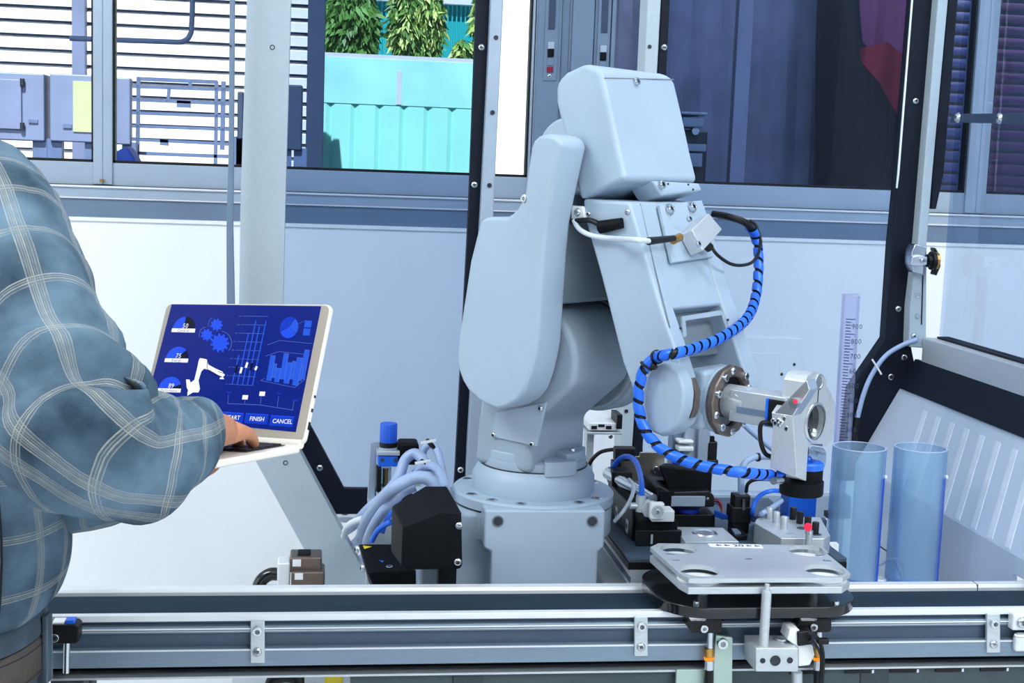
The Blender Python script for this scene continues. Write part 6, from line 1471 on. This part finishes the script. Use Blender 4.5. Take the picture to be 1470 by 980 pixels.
armsk(SHR, ELB, WRI, HND, fingers(HND, fwR, sdR, dnR, .30, .8) + [thumb(HND, fwR, sdR, dnR)], 0, 0, 0)
fwL = (lhp - WRL).normalized(); sdL = fwL.cross(V((0, 0, 1))).normalized(); dnL = ln_
armsk(SHL, ELL, WRL, lhp - ln_ * .004, fingers(lhp - ln_ * .004, fwL, sdL, dnL, .10, .9) + [thumb(lhp - ln_ * .004, fwL, sdL, dnL)], 0, 0, 0)
for s in (-1, 1):
    hp = sk(cx(z_belt - .12, 0, s * .09), .095, pel); kn = sk(cx(z_belt - .48, .02, s * .10), .06, hp); an = sk(cx(.09, -.02, s * .11), .042, kn); sk(cx(.04, .10, s * .13), .038, an)
me = bpy.data.meshes.new('body'); me.from_pydata([tuple(v - ORG[man]) for v in bmv], bme, [])
bo = bpy.data.objects.new('body', me); COL.objects.link(bo); bo.parent = man; ORG[bo] = ORG[man]; me.materials.append(MATS['skin'])
mdf = bo.modifiers.new('skin', 'SKIN'); mdf.use_smooth_shade = True
for i, r in enumerate(bmr): me.skin_vertices[0].data[i].radius = (r, r)
me.skin_vertices[0].data[pel].use_root = True
bo.modifiers.new('subdivision', 'SUBSURF').levels = 2; bo.modifiers['subdivision'].render_levels = 2
# head: hair, ears, nose, eyes, mouth
hc = cx(z_neck + .17, .015, -.088)
HS = []
for k in range(11):
    t_ = k / 10 * 1.0; z_ = .118 - .155 * t_; r_ = .100 * math.sqrt(max(.0004, 1 - ((z_ + .0) / .120) ** 2)) if z_ > 0 else .100 - .12 * z_ * z_ / .01 * .1
    HS.append((hc + V((0, 0, z_)) + pf * (.006 - .034 * t_), pr * (r_ * (.9 - .10 * t_)), pf * (r_ * (1.0 - .24 * t_))))
loft('hair', HS, 'hair', man, 40, lambda a, v, p: .003 * noise.noise(p * 60))
for s in (-1, 1):
    obj('ear', MB().lathe(hc + pr * s * .074 - V((0, 0, .035)) + pf * .0, pr * s, [(.001, .012), (.018, .016), (.025, .010), (.016, 0)], 18), 'skin', man)
    obj('eye', MB().ball(hc + pf * .082 + pr * s * .030 - V((0, 0, .022)), .0125, 16), 'white_plastic', man)
    obj('iris', MB().ball(hc + pf * .0915 + pr * s * .030 - V((0, 0, .022)), .0052, 12), 'hair', man)
    obj('eyebrow', MB().tube([hc + pf * .094 + pr * s * .014 + V((0, 0, .000)), hc + pf * .092 + pr * s * .032 + V((0, 0, .004)), hc + pf * .078 + pr * s * .048], .0035, 6), 'hair', man)
obj('nose', MB().tube(spline([hc + pf * .078 - V((0, 0, .012)), hc + pf * .092 - V((0, 0, .040)), hc + pf * .098 - V((0, 0, .052)), hc + pf * .076 - V((0, 0, .060))], 4), [.007] * 4 + [.0085] * 4 + [.011] * 4 + [.008], 12), 'skin', man)
obj('mouth', MB().tube([hc + pf * .068 + pr * .024 - V((0, 0, .082)), hc + pf * .080 - V((0, 0, .081)), hc + pf * .068 - pr * .024 - V((0, 0, .082))], .0042, 8), 'leather', man)
# shirt body: rings from hem to collar
ST = []
for z_, wA, wB, fw_ in ((z_belt - .03, .168, .118, .0), (z_belt + .002, .173, .125, .005), (z_belt + .022, .186, .138, .010), (z_belt + .055, .187, .140, .013), (z_belt + .11, .188, .141, .014), (z_belt + .2, .190, .138, .008), (z_belt + .3, .200, .132, .0),
                        (z_sh - .12, .212, .130, -.005), (z_sh - .06, .206, .118, -.008), (z_sh - .025, .185, .100, -.008), (z_sh + .002, .140, .078, -.004), (z_sh + .018, .095, .066, .0), (z_sh + .034, .07, .06, .004)):
    ST.append((cx(z_, fw_, -.05 * max(0, min(1, (z_ - z_sh + .03) / .06))), wA, wB))
C_ = spline([s[0] for s in ST], 6); A_ = lerp_list([s[1] for s in ST], 6); B2 = lerp_list([s[2] for s in ST], 6)
shirt = loft('shirt', [(c, pr * a, pf * b) for c, a, b in zip(C_, A_, B2)], 'plaid_cotton', man, 72, fold(26, .0055, 11, 3), cap=False)
SHIRT = shirt
col_ = cx(z_sh + .028, .002, -.056)
obj('collar', MB().lathe(col_, (0, 0, 1), [(.067, 0), (.07, .02), (.064, .034), (.074, .014), (.078, -.006)], 40), 'plaid_cotton', shirt)
# right sleeve
SL = [(atD(x, y, d), r) for x, y, d, r in ((-85, 282, 1.36, .056), (-30, 294, 1.31, .064), (0, 350, 1.255, .066), (28, 437, 1.205, .065), (64, 532, 1.165, .063), (108, 615, 1.13, .060), (148, 655, 1.125, .058), (190, 651, 1.16, .052), (226, 642, 1.22, .049), (252, 630, 1.27, .042), (271, 621, 1.315, .031), (281, 618, 1.335, .027))]
rp_ = ring_path([p for p, r in SL], [r for p, r in SL], 9)
def sw(a, v, p):
    e = max(0, v - .33); crease = math.exp(-((v - .40) / .07) ** 2)
    return .006 * noise.noise(p * 13) + .0045 * (abs(noise.noise(V((p.x * 30, p.y * 30, p.z * 16)))) - .25) + .0016 * math.sin(v * 70 + 3 * math.sin(a)) + crease * .010 * math.sin(v * 95 + 2.5 * math.cos(a)) + .004 * math.sin(a * 2 + v * 18) * min(1, v * 4)
slv = loft('sleeve', rp_, 'plaid_cotton', shirt, 56, sw, cap=False, uv0=(.02, .01))
CU = [atD(268, 622, 1.312), atD(278, 619, 1.33), atD(286, 617, 1.35)]
cuff = loft('cuff', ring_path(CU, [.029, .0265, .0255], 5), 'plaid_cotton', shirt, 40, lambda a, v, p: .0012 * math.sin(3 * a), cap=False, uv0=(.01, .05))
lp2 = ring_path([SHL - pr * -.02, SHL.lerp(ELL, .5), ELL, ELL.lerp(WRL, .5), WRL], [.060, .056, .050, .040, .030], 8)
loft('sleeve', lp2, 'plaid_cotton', shirt, 40, sw, cap=False, uv0=(.03, .02))
# seams
def surf(z_, ang, out=.002):
    i = min(range(len(C_)), key=lambda k: abs(C_[k].z - z_)); return C_[i] + pr * A_[i] * math.cos(ang) + pf * B2[i] * math.sin(ang) + (pr * math.cos(ang) + pf * math.sin(ang)) * (out + .004)
for d in (0, .035): obj('seam', MB().tube([surf(z_belt + .005 + k * .02, .15 + d) for k in range(20)], .0012, 5), 'thread_dark', shirt)
# jeans
def legst(s): return [(cx(z_belt - .10, 0, s * .072), pr * .105, pf * .125), (cx(z_belt - .18, 0, s * .09), pr * .098, pf * .112), (cx(z_belt - .32, .01, s * .1), pr * .085, pf * .095), (cx(z_belt - .48, .02, s * .103), pr * .070, pf * .075), (cx(z_belt - .68, 0, s * .108), pr * .066, pf * .07), (cx(.1, -.01, s * .112), pr * .062, pf * .068)]
jn = loft('jeans', [(cx(z_belt - .17), pr * .178, pf * .128), (cx(z_belt - .12), pr * .181, pf * .130), (cx(z_belt - .07), pr * .180, pf * .129), (cx(z_belt - .03), pr * .177, pf * .126), (cx(z_belt + .008), pr * .176, pf * .128)], 'denim', man, 64, lambda a, v, p: .003 * noise.noise(p * 22), cap=False)
for s in (-1, 1): loft('trouser_leg', [(V(c), a, b) for c, a, b in legst(s)], 'denim', jn, 40, lambda a, v, p: .005 * noise.noise(p * 12), cap=False)
zb = z_belt - .0
blt = loft('belt', [(cx(z_belt - .055), pr * .1795, pf * .1335), (cx(z_belt - .052), pr * .182, pf * .136), (cx(z_belt - .018), pr * .182, pf * .136), (cx(z_belt - .015), pr * .1795, pf * .1335)], 'leather', man, 64, cap=False)
for zz in (-.021, -.049): loft('belt_stitch', [(cx(z_belt + zz - .0006), pr * .1826, pf * .1366), (cx(z_belt + zz + .0006), pr * .1826, pf * .1366)], 'thread_dark', blt, 64, cap=False)
loft('waistband', [(cx(z_belt - .012), pr * .184, pf * .134), (cx(z_belt + .006), pr * .183, pf * .133), (cx(z_belt + .009), pr * .178, pf * .129)], 'denim', jn, 64, cap=False)
for ang in (-.55, .9, 2.2, 3.6, 5.0):
    dr_ = pr * math.cos(ang) + pf * math.sin(ang); e = V((pr * .189 * math.cos(ang) + pf * .137 * math.sin(ang))); tn_ = V((0, 0, 1)).cross(dr_)
    lo_ = obj('belt_loop', MB().obox(cx(z_belt - .03) + e, tn_ * .0095, dr_ * .0022, V((0, 0, .036))), 'denim', jn, bevel=.001)
    for q_ in (-1, 1): obj('loop_stitch', MB().obox(cx(z_belt - .03) + e + dr_ * .0024 + tn_ * .007 * q_, tn_ * .0007, dr_ * .0003, V((0, 0, .034))), 'denim_pale', lo_, smooth=None)
ang = .12; dr_ = pr * math.cos(ang) + pf * math.sin(ang); e = pr * .184 * math.cos(ang) + pf * .132 * math.sin(ang); tn_ = V((0, 0, 1)).cross(dr_)
pk_ = obj('pocket_flap', MB().ext([cx(z_belt - .09) + e + dr_ * .003 + tn_ * a + V((0, 0, b)) for a, b in ((-.022, -.022), (.02, -.04), (.03, -.006), (.018, .014), (-.02, .002))], dr_ * .005), 'denim', jn, bevel=.002)
obj('rivet', MB().cyl(cx(z_belt - .105) + e + dr_ * .008, cx(z_belt - .105) + e + dr_ * .011, .0045), 'brass', pk_)
# shoes
for s in (-1, 1):
    c = cx(.0, .05, s * .125)
    sh_ = loft('shoe', [(c - pf * .11 + V((0, 0, .045)), pr * .028, V((0, 0, .04))), (c - pf * .06 + V((0, 0, .05)), pr * .042, V((0, 0, .048))), (c + V((0, 0, .042)), pr * .044, V((0, 0, .040))), (c + pf * .08 + V((0, 0, .034)), pr * .05, V((0, 0, .032))), (c + pf * .15 + V((0, 0, .028)), pr * .034, V((0, 0, .024)))], 'leather', man, 28)
